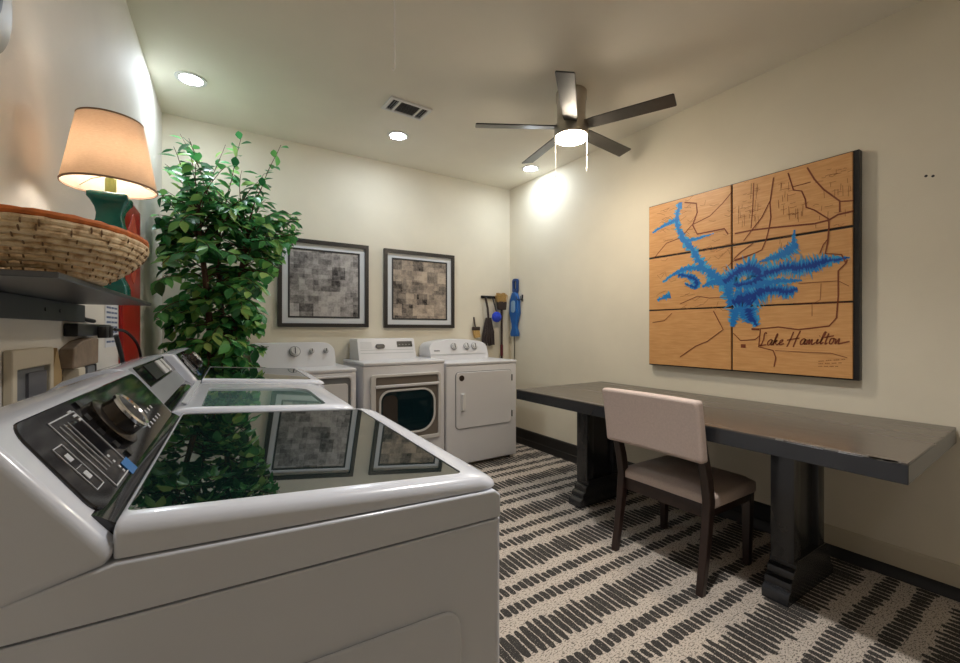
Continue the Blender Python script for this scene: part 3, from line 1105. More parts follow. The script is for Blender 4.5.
# handwritten title burnt in the lower right panel, one pen stroke per letter
glyph = {
    'L': (.9, [[(.55, 1.75), (.35, 1.95), (.22, 1.7), (.30, .9), (.18, .1), (.0, .05), (.15, -.05), (.5, .05), (.95, .1)]]),
    'a': (.75, [[(.6, .75), (.35, .85), (.08, .5), (.15, .08), (.4, .1), (.6, .55), (.62, .8), (.58, .2), (.7, .05), (.85, .2)]]),
    'k': (.7, [[(.0, .1), (.3, 1.3), (.28, 1.7), (.16, 1.4), (.12, 0)], [(.14, .4), (.5, .75), (.3, .45), (.6, .05), (.8, .2)]]),
    'e': (.7, [[(.0, .2), (.4, .5), (.45, .78), (.22, .7), (.12, .3), (.3, .05), (.75, .25)]]),
    'H': (1.5, [[(.35, 1.9), (.25, .9), (.05, -.25)], [(1.2, 2.0), (1.0, 1.0), (.9, -.3)], [(-.2, .7), (.5, .85), (1.35, .95)]]),
    'm': (1.1, [[(.0, .7), (.08, .05), (.3, .75), (.38, .05), (.62, .75), (.7, .1), (.9, .05), (1.1, .3)]]),
    'i': (.4, [[(.0, .2), (.15, .75), (.15, .1), (.45, .3)], [(.2, 1.15), (.26, 1.2)]]),
    'l': (.45, [[(.0, .2), (.35, 1.5), (.25, 1.7), (.12, 1.2), (.12, .1), (.45, .3)]]),
    't': (.45, [[(.2, 1.5), (.14, .1), (.4, .2)], [(-.2, .95), (.9, 1.15)]]),
    'o': (.65, [[(.5, .75), (.15, .75), (.08, .2), (.35, .05), (.52, .5), (.4, .8), (.7, .65)]]),
    'n': (1.3, [[(.0, .7), (.08, .05), (.35, .75), (.42, .1), (.65, .1), (1.6, .35)]]),
}
bm = B()
pen, strokes = 0.0, []
for ch in 'Lake Hamilton':
    if ch == ' ':
        pen += .45
        continue
    adv, st_ = glyph[ch]
    for q in st_:
        strokes.append([(pen + x + .28 * y, y) for x, y in q])
    pen += adv + .08
y_a, z_a = MW(760, 345.5)
y_b, z_b = MW(847, 344.0)
su = (y_a - y_b) / pen
for q in strokes:
    cq = curve([Vector((a, b, 0)) for a, b in q], 5) if len(q) > 2 else [Vector((a, b, 0)) for a, b in q]
    ribbon(bm, [(y_a - p.x * su, z_a + (z_b - z_a) * p.x / pen + p.y * su * 1.05) for p in cq], .0032, W - .0519)
link('lettering', bm, M['road'], mp_root)
bm = B()
for k in range(3):
    a, b = C3((490, 560 + k * 14)), C3((640 - 20 * k, 548 + k * 20))
    n = 14
    for i in range(n):
        if i % 4 == 3:
            continue
        u0, u1 = i / n, (i + .8) / n
        p = [(a[0] + (b[0] - a[0]) * u, a[1] + (b[1] - a[1]) * u) for u in (u0, u1)]
        ribbon(bm, p, .0022, W - .0512)
link('small_print', bm, M['road_fine'], mp_root)

# ------------------------------------------------------------------ long trestle table
t = thing('trestle_table', 'long black-stained wooden trestle table standing against the right wall', 'table', (2.34, 1.4, 0))
def tl(x, y):
    return x - 2.34, y - 1.4
bm = B()
quad = [(1.945, .413), (2.856, .45), (2.856, 2.50), (1.945, 2.515)]
prism(bm, [tl(*p) for p in quad], .708, .774)
link('tabletop', bm, M['table_leg'], t, bevel=.002, bseg=2)
bm = B()
q2 = [(1.9452, .4132), (2.8558, .4502), (2.8558, 2.4998), (1.9452, 2.5148)]
prism(bm, [tl(*p) for p in q2], .7735, .780)
link('top_surface', bm, M['table_top'], t, bevel=.0015, bseg=2)
bm = B()
random.seed(3)
for k in range(8):
    y = .43 + random.random() ** 1.5 * .45
    l_ = random.uniform(.008, .05)
    x = tl(1.9465, y)[0]
    box(bm, x - .0022, x + .003, y - 1.4, y + l_ - 1.4, .7770 - random.uniform(0, .005), .7802)
link('chipped_edge', bm, M['chip'], t)
for yc in (.89, 2.125):
    def f(u, v, w, yc=yc):
        return (u - 2.34, w + yc - 1.4, v)
    bm = B()
    h = .054
    stp = [(2.150, .0), (2.148, .030), (2.153, .046), (2.168, .056), (2.178, .060), (2.176, .076), (2.181, .090), (2.196, .099), (2.205, .102), (2.203, .118), (2.208, .132), (2.222, .141), (2.230, .144), (2.228, .160), (2.236, .172), (2.25, .176)]
    back = [(4.80 - u, v) for u, v in stp]
    prism(bm, stp + back[::-1], -h, h, f)
    lg = link('leg', bm, M['table_leg'], t, bevel=.0015, bseg=1)
    bm = B(); box(bm, *[2.222 - 2.34, 2.292 - 2.34], yc - 1.4 - .048, yc - 1.4 + .048, .165, .67, .004, 2)
    link('front_post', bm, M['table_leg'], lg)
    bm = B(); box(bm, *[2.49 - 2.34, 2.56 - 2.34], yc - 1.4 - .048, yc - 1.4 + .048, .165, .67, .004, 2)
    link('rear_post', bm, M['table_leg'], lg)
    bm = B(); box(bm, *[2.285 - 2.34, 2.495 - 2.34], yc - 1.4 - .022, yc - 1.4 + .022, .16, .67)
    link('recessed_panel', bm, M['table_leg'], lg)
    bm = B(); box(bm, *[2.13 - 2.34, 2.66 - 2.34], yc - 1.4 - .05, yc - 1.4 + .05, .66, .710, .006, 2)
    link('cap_beam', bm, M['table_leg'], lg)

# ------------------------------------------------------------------ dining chair at the table
t = thing('dining_chair', 'taupe upholstered dining chair with dark legs pushed up to the long table', 'chair', (2.146, 1.352, 0))
y0, y1 = 1.085, 1.605
def tp(bm, path, sx, sy):
    """square tapered leg along a path of (x,y,z), sizes per point"""
    rows = []
    for (x, y, z), a, b in zip(path, sx, sy):
        rows.append([bm.verts.new((x + i * a - 2.14, y + j * b - 1.36, z)) for i, j in ((-1, -1), (1, -1), (1, 1), (-1, 1))])
    for a, b in zip(rows, rows[1:]):
        for k in range(4):
            j = (k + 1) % 4
            bm.faces.new((a[k], a[j], b[j], b[k]))
    bm.faces.new(rows[0][::-1]); bm.faces.new(rows[-1])
for y in (y0 + .018, y1 - .018):
    bm = B()
    path = [(1.905, y, 0), (1.930, y, .12), (1.958, y, .28), (1.975, y, .42), (1.958, y, .52), (1.925, y, .64), (1.895, y, .78), (1.880, y, .85)]
    tp(bm, path, [.016, .018, .021, .024, .024, .021, .018, .016], [.017, .018, .019, .02, .02, .019, .018, .016])
    link('leg', bm, M['chair_wood'], t, bevel=.004, bseg=2, sharp=50)
for y in (y0 + .035, y1 - .005):
    bm = B()
    tp(bm, [(2.372, y, 0), (2.376, y, .20), (2.378, y, .40)], [.016, .02, .023], [.016, .02, .023])
    link('leg', bm, M['chair_wood'], t, bevel=.003, bseg=2)
bm = B()
box(bm, 1.962 - 2.14, 1.984 - 2.14, y0 + .03 - 1.36, y1 - .03 - 1.36, .335, .40, .003, 2)
box(bm, 2.360 - 2.14, 2.382 - 2.14, y0 + .05 - 1.36, y1 - .02 - 1.36, .335, .385, .003, 2)
for y in (y0 + .028, y1 - .018):
    box(bm, 1.98 - 2.14, 2.37 - 2.14, y - .010 - 1.36, y + .010 - 1.36, .335, .385, .003, 2)
link('apron', bm, M['chair_wood'], t)
# cushion with a soft crown
bm = B()
nx, ny = 12, 14
X0, X1, Y0, Y1 = 1.965, 2.41, y0 + .005, y1 + .01
def cush(side):
    rows = []
    for i in range(nx + 1):
        row = []
        for j in range(ny + 1):
            u, v = i / nx, j / ny
            x = X0 + (X1 - X0) * u
            y = Y0 + (Y1 - Y0) * v
            e = 1 - max(abs(2 * u - 1) ** 6, abs(2 * v - 1) ** 6)
            z = .435 + .03 * e + .008 * math.sin(PI * u) * math.sin(PI * v) if side else .375
            row.append(bm.verts.new((x - 2.14, y - 1.36, z)))
        rows.append(row)
    return rows
top, bot = cush(1), cush(0)
for i in range(nx):
    for j in range(ny):
        bm.faces.new((top[i][j], top[i + 1][j], top[i + 1][j + 1], top[i][j + 1]))
        bm.faces.new((bot[i][j], bot[i][j + 1], bot[i + 1][j + 1], bot[i + 1][j]))
def side_(idx):
    for (a, b), (c, d) in zip(idx, idx[1:]):
        bm.faces.new((top[a][b], top[c][d], bot[c][d], bot[a][b]))
side_([(i, 0) for i in range(nx + 1)]); side_([(nx, j) for j in range(ny + 1)])
side_([(i, ny) for i in range(nx, -1, -1)]); side_([(0, j) for j in range(ny, -1, -1)])
link('seat', bm, M['chair_fabric'], t, bevel=.012, bseg=3, sharp=60)
# padded back, leaning and gently curved
bm = B()
def backp(v, w):
    z = .612 + .290 * v
    xc = 1.905 - .035 * v - .010 * v * v
    return xc, z
rows = []
nv, nu = 10, 12
for face in (0, 1):
    rr = []
    for i in range(nv + 1):
        row = []
        for j in range(nu + 1):
            v, u = i / nv, j / nu
            xc, z = backp(v, 0)
            crown = .006 * math.sin(PI * u)
            bow = .018 * (2 * u - 1) ** 2 - .012
            x = xc + (-.030 - crown if face == 0 else .028 + crown * .5) + -bow
            y = y0 - .012 + (y1 - y0 + .026) * u
            row.append(bm.verts.new((x - 2.14, y - 1.36, z)))
        rr.append(row)
    rows.append(rr)
a_, b_ = rows
for i in range(nv):
    for j in range(nu):
        bm.faces.new((a_[i][j], a_[i][j + 1], a_[i + 1][j + 1], a_[i + 1][j]))
        bm.faces.new((b_[i][j], b_[i + 1][j], b_[i + 1][j + 1], b_[i][j + 1]))
for j in range(nu):
    bm.faces.new((a_[0][j], b_[0][j], b_[0][j + 1], a_[0][j + 1]))
    bm.faces.new((a_[nv][j], a_[nv][j + 1], b_[nv][j + 1], b_[nv][j]))
for i in range(nv):
    bm.faces.new((a_[i][0], a_[i + 1][0], b_[i + 1][0], b_[i][0]))
    bm.faces.new((a_[i][nu], b_[i][nu], b_[i + 1][nu], a_[i + 1][nu]))
link('backrest', bm, M['chair_fabric'], t, bevel=.016, bseg=4, sharp=60)

# ------------------------------------------------------------------ steel shelf on the left wall
SZ = 1.302
t = thing('wall_shelf', 'dark steel shelf on the left wall carrying the basket and lamp', 'shelf', lf(0, 0), -LA)
bm = B(); box(bm, .002, .200, .935, 1.835, SZ, SZ + .010, .0015, 1)
link('shelf_plate', bm, M['steel'], t)
bm = B(); box(bm, .001, .016, .70, 1.90, SZ - .056, SZ - .0005, .0015, 1)
rail = link('wall_rail', bm, M['steel_dark'], t)
bm = B()
for q in (1.55, 1.66, 1.02, .82):
    lathe(bm, [(0, .016), (.005, .016), (.005, .018), (0, .0185)], 10, (0, 0, 0), f=lambda x, y, z, q=q: (z, q + x, SZ - .028 + y))
link('bolt_heads', bm, M['black_plastic'], rail)
ST = SZ + .010

# ------------------------------------------------------------------ coiled basket
bx = lf(.150, 1.135, ST)
t = thing('coiled_basket', 'wide coiled straw basket with an orange bound rim on the steel shelf', 'basket', bx, -LA)
ncoil, rad = 9, .0062
def ell(bm, a, b, z, r, n=72, m=8, wob=0.0, seed=0):
    random.seed(seed)
    ph = [random.random() * 6 for _ in range(4)]
    rows = []
    for i in range(n):
        th = 2 * PI * i / n
        k = 1 + wob * (math.sin(3 * th + ph[0]) + .6 * math.sin(7 * th + ph[1]))
        cx, cy = a * math.cos(th) * k, b * math.sin(th) * k
        nx_, ny_ = math.cos(th), math.sin(th)
        rr = r * (1 + (.10 * math.sin(th * 23 + ph[2]) + .08 * math.sin(th * 41 + ph[3]) if wob else 0))
        rows.append([bm.verts.new((cx + nx_ * rr * math.cos(2 * PI * j / m), cy + ny_ * rr * math.cos(2 * PI * j / m), z + rr * math.sin(2 * PI * j / m))) for j in range(m)])
    for i in range(n):
        A, Bv = rows[i], rows[(i + 1) % n]
        for j in range(m):
            jj = (j + 1) % m
            bm.faces.new((A[j], Bv[j], Bv[jj], A[jj]))
bm = B()
for k in range(ncoil):
    u = k / (ncoil - 1)
    a = .062 + .066 * math.sin(u * PI / 2 * .98)
    b = .120 + .088 * math.sin(u * PI / 2 * .98)
    ell(bm, a, b, .0075 + u * .071, rad, wob=.006, seed=k)
link('coils', bm, M['coil'], t)
bm = B()
prism(bm, [(.06 * math.cos(2 * PI * i / 40), .118 * math.sin(2 * PI * i / 40)) for i in range(40)], .001, .010)
link('basket_base', bm, M['coil'], t)
bm = B(); ell(bm, .1285, .2085, .0075 + .071 + .0105, .0062, wob=.004, seed=99)
link('rim', bm, M['wick'], t)
# stitches that bind each coil to the next
bm = B()
random.seed(8)
for k in range(ncoil - 1):
    u = (k + .5) / (ncoil - 1)
    a = .062 + .066 * math.sin(u * PI / 2 * .98) + .0052
    b = .120 + .088 * math.sin(u * PI / 2 * .98) + .0052
    z = .0075 + u * .071
    for i in range(22):
        th = 2 * PI * (i + random.random() * 1.0) / 22
        cx, cy = a * math.cos(th), b * math.sin(th)
        tube(bm, [(cx * .985, cy * .985, z - .006), (cx * 1.012, cy * 1.008, z), (cx * 1.0 , cy * 1.0, z + .006)], .0013, 5)
st = link('stitches', bm, mat('dark_raffia', '#7d6043', .8), t)
st['kind'] = 'stuff'

# ------------------------------------------------------------------ table lamp on the shelf
lp = lf(.150, 1.535, ST)
t = thing('table_lamp', 'lit table lamp with a linen shade and waisted teal ceramic base', 'lamp', lp, -LA)
bm = B()
prof = [(.050, .0), (.050, .022), (.046, .034), (.036, .052), (.0355, .062), (.044, .09), (.050, .12), (.050, .15), (.044, .18), (.036, .205), (.0345, .22), (.038, .236), (.048, .252), (.056, .260), (.056, .272), (.050, .276)]
rows = []
for r_, z in prof:
    r_ *= .76
    rows.append([bm.verts.new((x, y, z)) for x, y in rrect(-r_, r_, -r_, r_, r_ * .12, 3)])
for A_, B_ in zip(rows, rows[1:]):
    n = len(A_)
    for i in range(n):
        j = (i + 1) % n
        bm.faces.new((A_[i], A_[j], B_[j], B_[i]))
bm.faces.new(rows[0][::-1]); bm.faces.new(rows[-1])
link('base', bm, M['teal'], t, sharp=50)
bm = B(); lathe(bm, [(0, .274), (.0125, .274), (.0125, .320), (.009, .322), (.009, .335), (0, .335)], 20)
link('neck', bm, M['brass'], t)
bm = B(); lathe(bm, [(0, .335), (.012, .337), (.024, .356), (.027, .372), (.022, .390), (.010, .400), (0, .402)], 20)
link('bulb', bm, M['bulb'], t)
bm = B()
zb_, zt_ = .297, .480
rb, rt_ = .103, .071
lathe(bm, [(rb, zb_), (rt_, zt_), (rt_ - .0012, zt_), (rb - .0012, zb_), (rb, zb_)], 64)
sh = link('shade', bm, M['shade'], t)
bm = B()
lathe(bm, [(rb + .0006, zb_ - .001), (rb + .0006, zb_ + .004), (rb - .0018, zb_ + .004), (rb - .0018, zb_ - .001), (rb + .0006, zb_ - .001)], 64)
trim_m = mat('shade_trim', '#9c7f68', .8)
link('shade_trim', bm, trim_m, sh)
bm = B()
lathe(bm, [(rt_ + .0006, zt_ - .004), (rt_ + .0006, zt_ + .001), (rt_ - .0018, zt_ + .001), (rt_ - .0018, zt_ - .004), (rt_ + .0006, zt_ - .004)], 64)
link('shade_trim', bm, trim_m, sh)
bm = B()
for k in range(3):
    a = 2 * PI * k / 3 + .4
    tube(bm, [(.008 * math.cos(a), .008 * math.sin(a), .331), (.06 * math.cos(a), .06 * math.sin(a), .325), ((rb - .006) * math.cos(a), (rb - .006) * math.sin(a), zb_ + .012)], .0012, 5)
link('shade_ring', bm, M['nickel'], sh)

# ------------------------------------------------------------------ things on the left wall
LW = lambda u, v, w: tuple(lf(w, u, v))
# red panel
t = thing('red_wall_sign', 'tall glossy red panel on the left wall behind the shelf', 'sign', lf(0, 2.67, 1.40), -LA)
f = lambda u, v, w: (w, u, v)
bm = B(); prism(bm, rrect(-.205, .215, -.42, .44, .006, 2), .001, .016, f)
link('panel', bm, M['red'], t, bevel=.003)
bm = B()
pts = []
for i in range(28):
    a = 2 * PI * i / 28
    pts.append((.03 + .12 * math.cos(a) * (1 + .2 * math.sin(3 * a)), .22 + .15 * math.sin(a) * (1 + .15 * math.cos(4 * a))))
prism(bm, pts, .0155, .0175, f)
link('orange_blotch', bm, M['red_orange'], t)
# notice
t = thing('paper_notice', 'white paper notice with rows of small blue print beside the red panel', 'notice', lf(0, 2.34, 1.25), -LA)
bm = B(); prism(bm, [(-.11, -.10), (.11, -.10), (.11, .10), (-.11, .10)], .001, .0022, f)
link('sheet', bm, M['paper'], t)
bm = B()
for k in range(9):
    z = .082 - k * .02
    for a, b in ((-.09, -.02), (-.01, .03), (.04, .09)):
        prism(bm, [(a, z - .004), (b, z - .004), (b, z + .004), (a, z + .004)], .0022, .0028, f)
link('print_lines', bm, M['ink'], t)
# recessed outlet box
t = thing('outlet_box', 'ivory laundry outlet box in the wall behind the nearest washer', 'outlet box', lf(0, 1.49, 1.06), -LA)
bm = B(); ring(bm, rrect(-.135, .115, -.12, .115, .006, 3), rrect(-.112, .092, -.10, .068, .004, 3), .001, .018, f)
link('frame', bm, M['ivory'], t, bevel=.003)
bm = B(); prism(bm, rrect(-.12, .10, -.105, .075, .004, 3), .001, .006, f)
link('recess', bm, M['grey_mid'], t)
bm = B()
prism(bm, rrect(-.03, .085, -.08, .055, .003, 2), .006, .012, f)
link('cover_flap', bm, mat('cover_grey', '#66666b', .5), t)
# tan diamond shaped board, standing out from the wall
t = thing('fibre_board', 'narrow brown fibre board leaning beside the ivory outlet box', 'board', lf(0, 1.655, 1.07), -LA)
bm = B(); prism(bm, [(-.045, .02), (0, .10), (.040, .02), (0, -.09)], .001, .012, f)
link('panel', bm, M['tan_tape'], t)
# water valve housing
t = thing('valve_box', 'brown box on the wall under the shelf rail, hoses hanging below', 'valve box', lf(0, 1.82, 1.135), -LA)
bm = B(); prism(bm, [(-.12, -.03), (.15, -.03), (.155, .055), (.10, .060), (-.02, .052), (-.11, .03)], .001, .035, f)
link('housing', bm, M['cardboard'], t, bevel=.004)
bm = B(); box(bm, .001, .04, -.085, -.02, -.22, -.03, .005, 2)
link('ivory_pipe', bm, M['ivory'], t)
bm = B(); box(bm, .001, .03, -.01, .02, -.22, -.03, .003, 2)
link('brown_pipe', bm, M['dark_brown'], t)
bm = B(); box(bm, .001, .035, .03, .11, -.22, -.032, .005, 2)
link('grey_duct', bm, M['grey_mid'], t)
bm = B(); tube(bm, [(.02, .13, -.031), (.022, .13, -.12), (.022, .115, -.20)], .014, 10)
link('black_hose', bm, M['black_rubber'], t)
# power strip and its leads
t = thing('power_strip', 'black power strip on the wall just below the end of the shelf rail', 'power strip', lf(0, 1.955, 1.222), -LA)
bm = B(); box(bm, .001, .035, -.21, .20, -.022, .018, .004, 2)
link('body', bm, M['black_plastic'], t)
for q in (.02, .08):
    bm = B(); box(bm, .034, .060, q - .018, q + .018, -.03, .012, .004, 2)
    link('plug', bm, M['black_rubber'], t)
def cord(pts, r_, label):
    bm = B()
    tube(bm, curve([lf(*p) for p in pts], 8), r_, 8)
    return tag(link('black_cable', bm, M['black_rubber']), label, 'cord')
cord([(.008, 1.895, 1.26), (.012, 1.93, 1.255), (.016, 2.0, 1.251)], .007, 'short black cord running from the shelf rail down to the power strip')
cord([(.055, 2.12, 1.20), (.065, 2.17, 1.10), (.06, 2.24, .98), (.05, 2.30, .86)], .008, 'black cord dropping from the power strip behind the middle washer')
cord([(.03, 2.235, 1.222), (.04, 2.40, 1.21), (.05, 2.58, 1.15), (.05, 2.68, 1.06), (.05, 2.66, .95)], .006, 'black cord looping from the power strip across the red panel')
# round plaque cut off by the picture's edge
t = thing('wall_plaque', 'round pale wall plaque high on the left wall, above the basket', 'plaque', lf(0, 1.246, 1.935), -LA)
def fz(x, y, z):
    return (z, x, y)
bm = B(); lathe(bm, [(0, .001), (.150, .001), (.150, .003), (.144, .006), (.10, .008), (.095, .009), (0, .014)], 48, f=fz)
link('rim', bm, M['plaque'], t)
bm = B(); lathe(bm, [(0, .0105), (.08, .0105), (.08, .012), (0, .012)], 40, f=fz)
link('dark_centre', bm, M['frame_dark'], t)

# ------------------------------------------------------------------ ficus
random.seed(42)
FXc, FYc = .07, 3.24
t = thing('ficus_tree', 'tall leafy green artificial ficus in the corner behind the washers', 'plant', (FXc, FYc, 0))
bm = B(); lathe(bm, [(0, 0), (.12, 0), (.125, .01), (.155, .26), (.160, .28), (.150, .285), (.145, .25), (0, .25)], 32)
pot = link('pot', bm, M['pot'], t)
bm = B(); lathe(bm, [(0, .262), (.08, .262), (.146, .255)], 24)
link('soil', bm, mat('moss', '#3b3a22', .95, var=.4, vscale=60, bump=1, bscale=80), pot)
trunks = []
for base, top in (((-.03, -.02), (-.10, -.06, 1.98)), ((.04, .0), (.17, -.02, 1.92)), ((.0, .05), (.03, .06, 2.0))):
    mid = [(base[0], base[1], .24)]
    for k in range(1, 6):
        u = k / 5
        mid.append((base[0] + (top[0] - base[0]) * u + .025 * math.sin(5 * u + base[0] * 40), base[1] + (top[1] - base[1]) * u + .02 * math.cos(6 * u), .24 + (top[2] - .24) * u))
    trunks.append(curve(mid, 6))
for tr in trunks:
    bm = B()
    n = len(tr)
    tube(bm, tr, [.026 - .013 * i / (n - 1) for i in range(n)], 8)
    link('trunk', bm, M['bark'], t)
xlim = lambda y: -.437 + .0459 * y + .03      # left wall
def ok(p, m=.0):
    wx, wy, z = p.x + FXc, p.y + FYc, p.z
    if wx < xlim(wy) + m or wy > D - .04:
        return False
    if z < 1.25 and wy > YF - .06 and wx > .26:
        return False
    if z < 1.12 and wy < 2.78:
        return False
    if z < .78:
        return False
    if wx > (.34 if z < 1.45 else .34 + (z - 1.45) * .5 if z < 1.8 else .58):
        return False
    if wx > .44 and wy > D - .07:
        return False
    return True
twigs = B()
leaves = B()
def leaf(p, d, up, L):
    d = d.normalized()
    s = d.cross(up)
    if s.length < 1e-4:
        s = Vector((1, 0, 0))
    s.normalize()
    n = s.cross(d)
    w = L * random.uniform(.48, .62)
    droop = random.uniform(.06, .16) * L
    cup = random.uniform(.05, .14) * L
    st = [(0, 0), (.18, .62), (.45, 1.0), (.72, .68), (1.0, 0)]
    mid, lft, rgt = [], [], []
    for a, b in st:
        c = p + d * (L * a) - n * (droop * a * a)
        mid.append(leaves.verts.new(c))
        if b:
            lft.append(leaves.verts.new(c + s * (w * .5 * b) + n * (cup * b)))
            rgt.append(leaves.verts.new(c - s * (w * .5 * b) + n * (cup * b)))
    for side, rev in ((lft, False), (rgt, True)):
        fs = [(mid[0], mid[1], side[0])]
        for i in range(2):
            fs.append((mid[i + 1], mid[i + 2], side[i + 1], side[i]))
        fs.append((mid[3], mid[4], side[2]))
        for f_ in fs:
            leaves.faces.new(f_[::-1] if rev else f_)
nleaf = 0
def branch(start, az, ln, rise, nl, lmin=.064, lmax=.102, droop_=.13):
    global nleaf
    d = Vector((math.cos(az), math.sin(az), rise)).normalized()
    p = start.copy()
    pts = [p.copy()]
    steps = 9
    for k in range(steps):
        p = p + d * (ln / steps)
        if not ok(p, .01):
            p = pts[-1].copy()
            d = Vector((-d.x * .3, -d.y * .3, d.z)).normalized()
        d = (d + Vector((random.uniform(-.12, .12), random.uniform(-.12, .12), -droop_))).normalized()
        pts.append(p.copy())
    good = [pts[0]]
    for q in pts[1:]:
        if (q - good[-1]).length > 1e-4:
            good.append(q)
    if len(good) < 3:
        return
    tube(twigs, good, [.0045 - .003 * i / (len(good) - 1) for i in range(len(good))], 5)
    for k in range(nl):
        u = .12 + .88 * (k + random.random() * .6) / nl
        fi = min(u, .999) * (len(good) - 1)
        i = int(fi)
        q = good[i].lerp(good[i + 1], fi - i)
        tdir = (good[i + 1] - good[i]).normalized()
        sd = tdir.cross(Vector((0, 0, 1)))
        if sd.length < 1e-3:
            sd = Vector((1, 0, 0))
        sd.normalize()
        sgn = 1 if k % 2 else -1
        ld = (tdir * random.uniform(.3, .9) + sd * sgn * random.uniform(.5, 1.1) + Vector((random.uniform(-.3, .3), random.uniform(-.3, .3), random.uniform(-1.0, .15)))).normalized()
        L = random.uniform(lmin, lmax)
        if not ok(q + ld * L, .0) or not ok(q, 0):
            continue
        upv = Vector((random.uniform(-.5, .5), random.uniform(-1.3, .1), 1))
        leaf(q + ld * .008, ld, upv, L)
        nleaf += 1
for ti, tr in enumerate(trunks):
    n = len(tr)
    for k in range(50):
        u = .34 + .64 * (k + random.random()) / 50
        fi = min(u, .995) * (n - 1)
        i = int(fi)
        p = tr[i].lerp(tr[i + 1], fi - i)
        hgt = p.z
        # crown is widest at about two metres, narrower towards the bottom
        wid = .26 + .16 * math.sin(PI * min(1, max(0, (hgt - .7) / 1.6)))
        branch(p, random.uniform(0, 2 * PI), random.uniform(.7, 1.1) * wid, random.uniform(.15, .9), random.randint(13, 18))
# sparse tips above and to the sides
for sx, sy, sz, az, ln, rs in ((.17, -.02, 1.88, -.1, .56, .55), (.17, -.02, 1.82, .15, .5, .5), (.16, -.02, 1.74, -.4, .5, .6), (.16, -.02, 1.86, .1, .42, .7), (.16, -.02, 1.78, -.3, .40, .8), (.15, -.02, 1.90, .4, .40, .9), (-.10, -.06, 1.97, 2.2, .62, 4.0), (-.09, -.06, 1.95, 1.0, .55, 4.0), (.17, -.02, 1.90, -.6, .62, 4.5), (.03, .06, 1.98, .4, .55, 4.0), (.03, .06, 1.98, 3.0, .5, 3.0), (.16, -.02, 1.90, 1.8, .5, 3.0), (.0, 0, 1.9, 4.0, .5, 2.5), (.16, -.02, 1.90, .3, .5, 2.4), (.16, -.02, 1.9, .1, .38, .55), (-.10, -.06, 1.95, 2.6, .48, 1.7), (-.09, -.05, 1.95, 2.9, .36, .8), (.03, .06, 1.95, 1.5, .40, 1.8), (.14, -.02, 1.8, -.2, .40, .35), (.1, 0, 2.0, 1.0, .40, 1.4), (.12, 0, 1.9, .5, .42, .25), (-.08, -.05, 1.95, 3.6, .40, 1.9)):
    branch(Vector((sx, sy, sz)), az, ln, rs, 14, droop_=.04 if rs > 2 else .09)
for k in range(26):
    tr = trunks[k % 3]
    q = tr[-1].lerp(tr[int(len(tr) * .8)], random.random())
    branch(q, 2 * PI * k / 26 * 5 + random.random(), random.uniform(.30, .46), random.uniform(.5, 2.4), 15, droop_=.09)
link('twigs', twigs, M['bark'], t)
o = link('foliage', leaves, M['leaf'], t, sharp=180)

# ------------------------------------------------------------------ brooms in the far right corner
YW = D
t = thing('hook_rail', 'short black hook rail on the back wall in the right corner', 'hook rail', (2.60, YW, 1.575))
bm = B(); box(bm, -.12, .12, -.02, -.001, -.014, .014, .003, 2)
link('rail', bm, M['black_plastic'], t)
for x in (-.085, .0, .085):
    bm = B(); tube(bm, [(x, -.018, .0), (x, -.035, -.012), (x, -.048, -.008), (x, -.052, .006)], .004, 6)
    link('hook', bm, M['black_plastic'], t)
t = thing('broom', 'upturned broom with tan bristles and a dark handle in the corner', 'broom', (2.715, YW - .06, 0))
bm = B(); tube(bm, [(0, 0, .01), (0, .0, 1.46)], .013, 10)
link('handle', bm, M['dark_brown'], t)
bm = B(); tube(bm, [(0, 0, .94), (0, .0, 1.06)], .0165, 10)
link('grip', bm, M['maroon'], t)
bm = B(); prism(bm, [(-.05, 1.44), (.05, 1.44), (.06, 1.53), (-.06, 1.53)], -.02, .02, XZ)
link('head_block', bm, M['dark_brown'], t, bevel=.006)
bm = B()
random.seed(2)
for k in range(90):
    x, y = random.uniform(-.058, .058), random.uniform(-.018, .018)
    tube(bm, [(x, y, 1.52), (x * 1.1 + random.uniform(-.004, .004), y * 1.4, 1.575), (x * 1.2 + random.uniform(-.006, .006), y * 1.6, 1.60 + random.uniform(-.01, .025))], .004, 4)
bb = link('bristles', bm, M['bristle'], t)
bb['kind'] = 'stuff'
t = thing('dust_mop', 'dark hanging dust mop left of the upturned broom', 'mop', (2.545, YW - .055, 1.05))
bm = B()
random.seed(4)
for k in range(46):
    x0_ = random.uniform(-.05, .05)
    tube(bm, [(x0_ * .5, random.uniform(-.012, .012), .30), (x0_ * 1.2, random.uniform(-.02, .015), .15), (x0_ * 1.5 + random.uniform(-.012, .012), random.uniform(-.02, .015), random.uniform(.0, .06))], .007, 5)
mm_ = link('mop_strands', bm, mat('dark_mop', '#3b3230', .95, var=.3, vscale=60), t)
mm_['kind'] = 'stuff'
bm = B(); tube(bm, [(0, 0, .28), (-.01, .0, .40), (-.03, .012, .515)], .012, 8)
link('handle', bm, M['dark_brown'], t)
t = thing('blue_duster', 'round bright blue duster hanging beside the dark mop', 'duster', (2.63, YW - .085, 1.36))
bm = B()
bmesh.ops.create_icosphere(bm, subdivisions=4, radius=.055)
random.seed(6)
for v in bm.verts:
    v.co *= 1 + random.uniform(-.07, .07)
    v.co.y *= .7
link('head', bm, M['blue_fibre'], t)
bm = B(); tube(bm, [(0, 0, .04), (-.01, .02, .12), (-.03, .036, .212)], .007, 8)
link('handle', bm, M['black_plastic'], t)
t = thing('hand_brush', 'small brown hand brush hanging above the right dryer', 'brush', (2.395, YW - .03, 1.155))
bm = B(); box(bm, -.035, .05, -.02, .02, .06, .10, .008, 2)
link('block', bm, M['dark_brown'], t)
bm = B(); prism(bm, [(-.03, .062), (.045, .062), (.055, -.01), (-.01, -.02)], -.016, .016, XZ)
link('bristles', bm, M['bristle'], t)
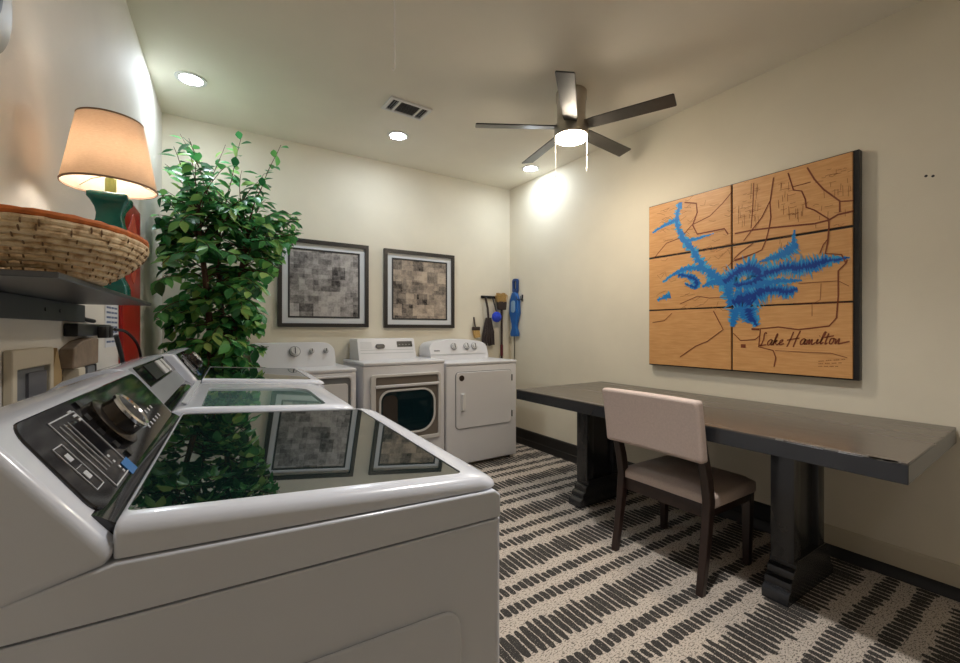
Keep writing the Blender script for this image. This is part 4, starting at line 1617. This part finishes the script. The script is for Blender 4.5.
bm = B(); tube(bm, [(0, 0, .09), (-.005, .01, .15), (0, .028, .20)], .008, 8)
link('handle', bm, M['dark_brown'], t)
# blue dustpan on the right wall
XWp = W
t = thing('dustpan', 'long blue dustpan hanging on the right wall near the corner', 'dustpan', (XWp, 3.700, 1.45))
fr_ = lambda u, v, w: (-w, u, v)
bm = B()
prism(bm, [(-.03, .18), (.03, .18), (.07, .10), (.078, -.05), (.04, -.16), (.035, -.21), (.06, -.27), (.055, -.30), (-.055, -.30), (-.06, -.27), (-.035, -.21), (-.04, -.16), (-.078, -.05), (-.07, .10)], .006, .05, fr_)
link('pan', bm, M['blue'], t, bevel=.008, bseg=3)
bm = B()
ring(bm, rrect(-.045, .045, .17, .33, .03, 5), rrect(-.022, .022, .215, .305, .02, 5), .008, .034, fr_)
link('handle', bm, mat('dark_blue_plastic', '#123d78', .35), t, bevel=.004)
bm = B(); prism(bm, rrect(-.035, .035, -.04, .09, .03, 4), .049, .056, fr_)
link('ridge', bm, M['blue_pale'], t)
t = thing('wall_hook', 'small black double hook on the right wall beside the blue dustpan', 'hook', (XWp, 3.60, 1.57))
bm = B(); box(bm, -.008, -.0005, -.012, .012, -.045, .03, .002, 1)
link('plate', bm, M['black_plastic'], t)
for s in (-1, 1):
    bm = B(); tube(bm, [(-.008, s * .006, -.015), (-.035, s * .02, -.03), (-.055, s * .035, -.012), (-.058, s * .04, .012)], .005, 6)
    link('prong', bm, M['black_plastic'], t)
bm = B(); tube(bm, [(XWp - .012, 3.735, 1.15), (XWp - .010, 3.73, 1.0), (XWp - .012, 3.735, .80)], .004, 6)
tag(link('hanging_cord', bm, M['black_rubber']), 'thin dark cord hanging on the right wall below the blue dustpan', 'cord')

# two empty screw holes right of the map
for px, lab in ((926, 'left one of two small dark screw holes high on the right wall'), (933, 'right one of two small dark screw holes high on the right wall')):
    r = ray(px, 176)
    d = W / r[0]
    bm = B(); lathe(bm, [(0, .0015), (.0045, .0015), (.006, .0003), (.006, .0)], 12, f=lambda x, y, z: (-z, x, y))
    o = link('screw_hole', bm, M['grey_dark'])
    o.location = (W, r[1] * d, CZ + r[2] * d)
    tag(o, lab, 'screw hole', 'screw holes right of the map')
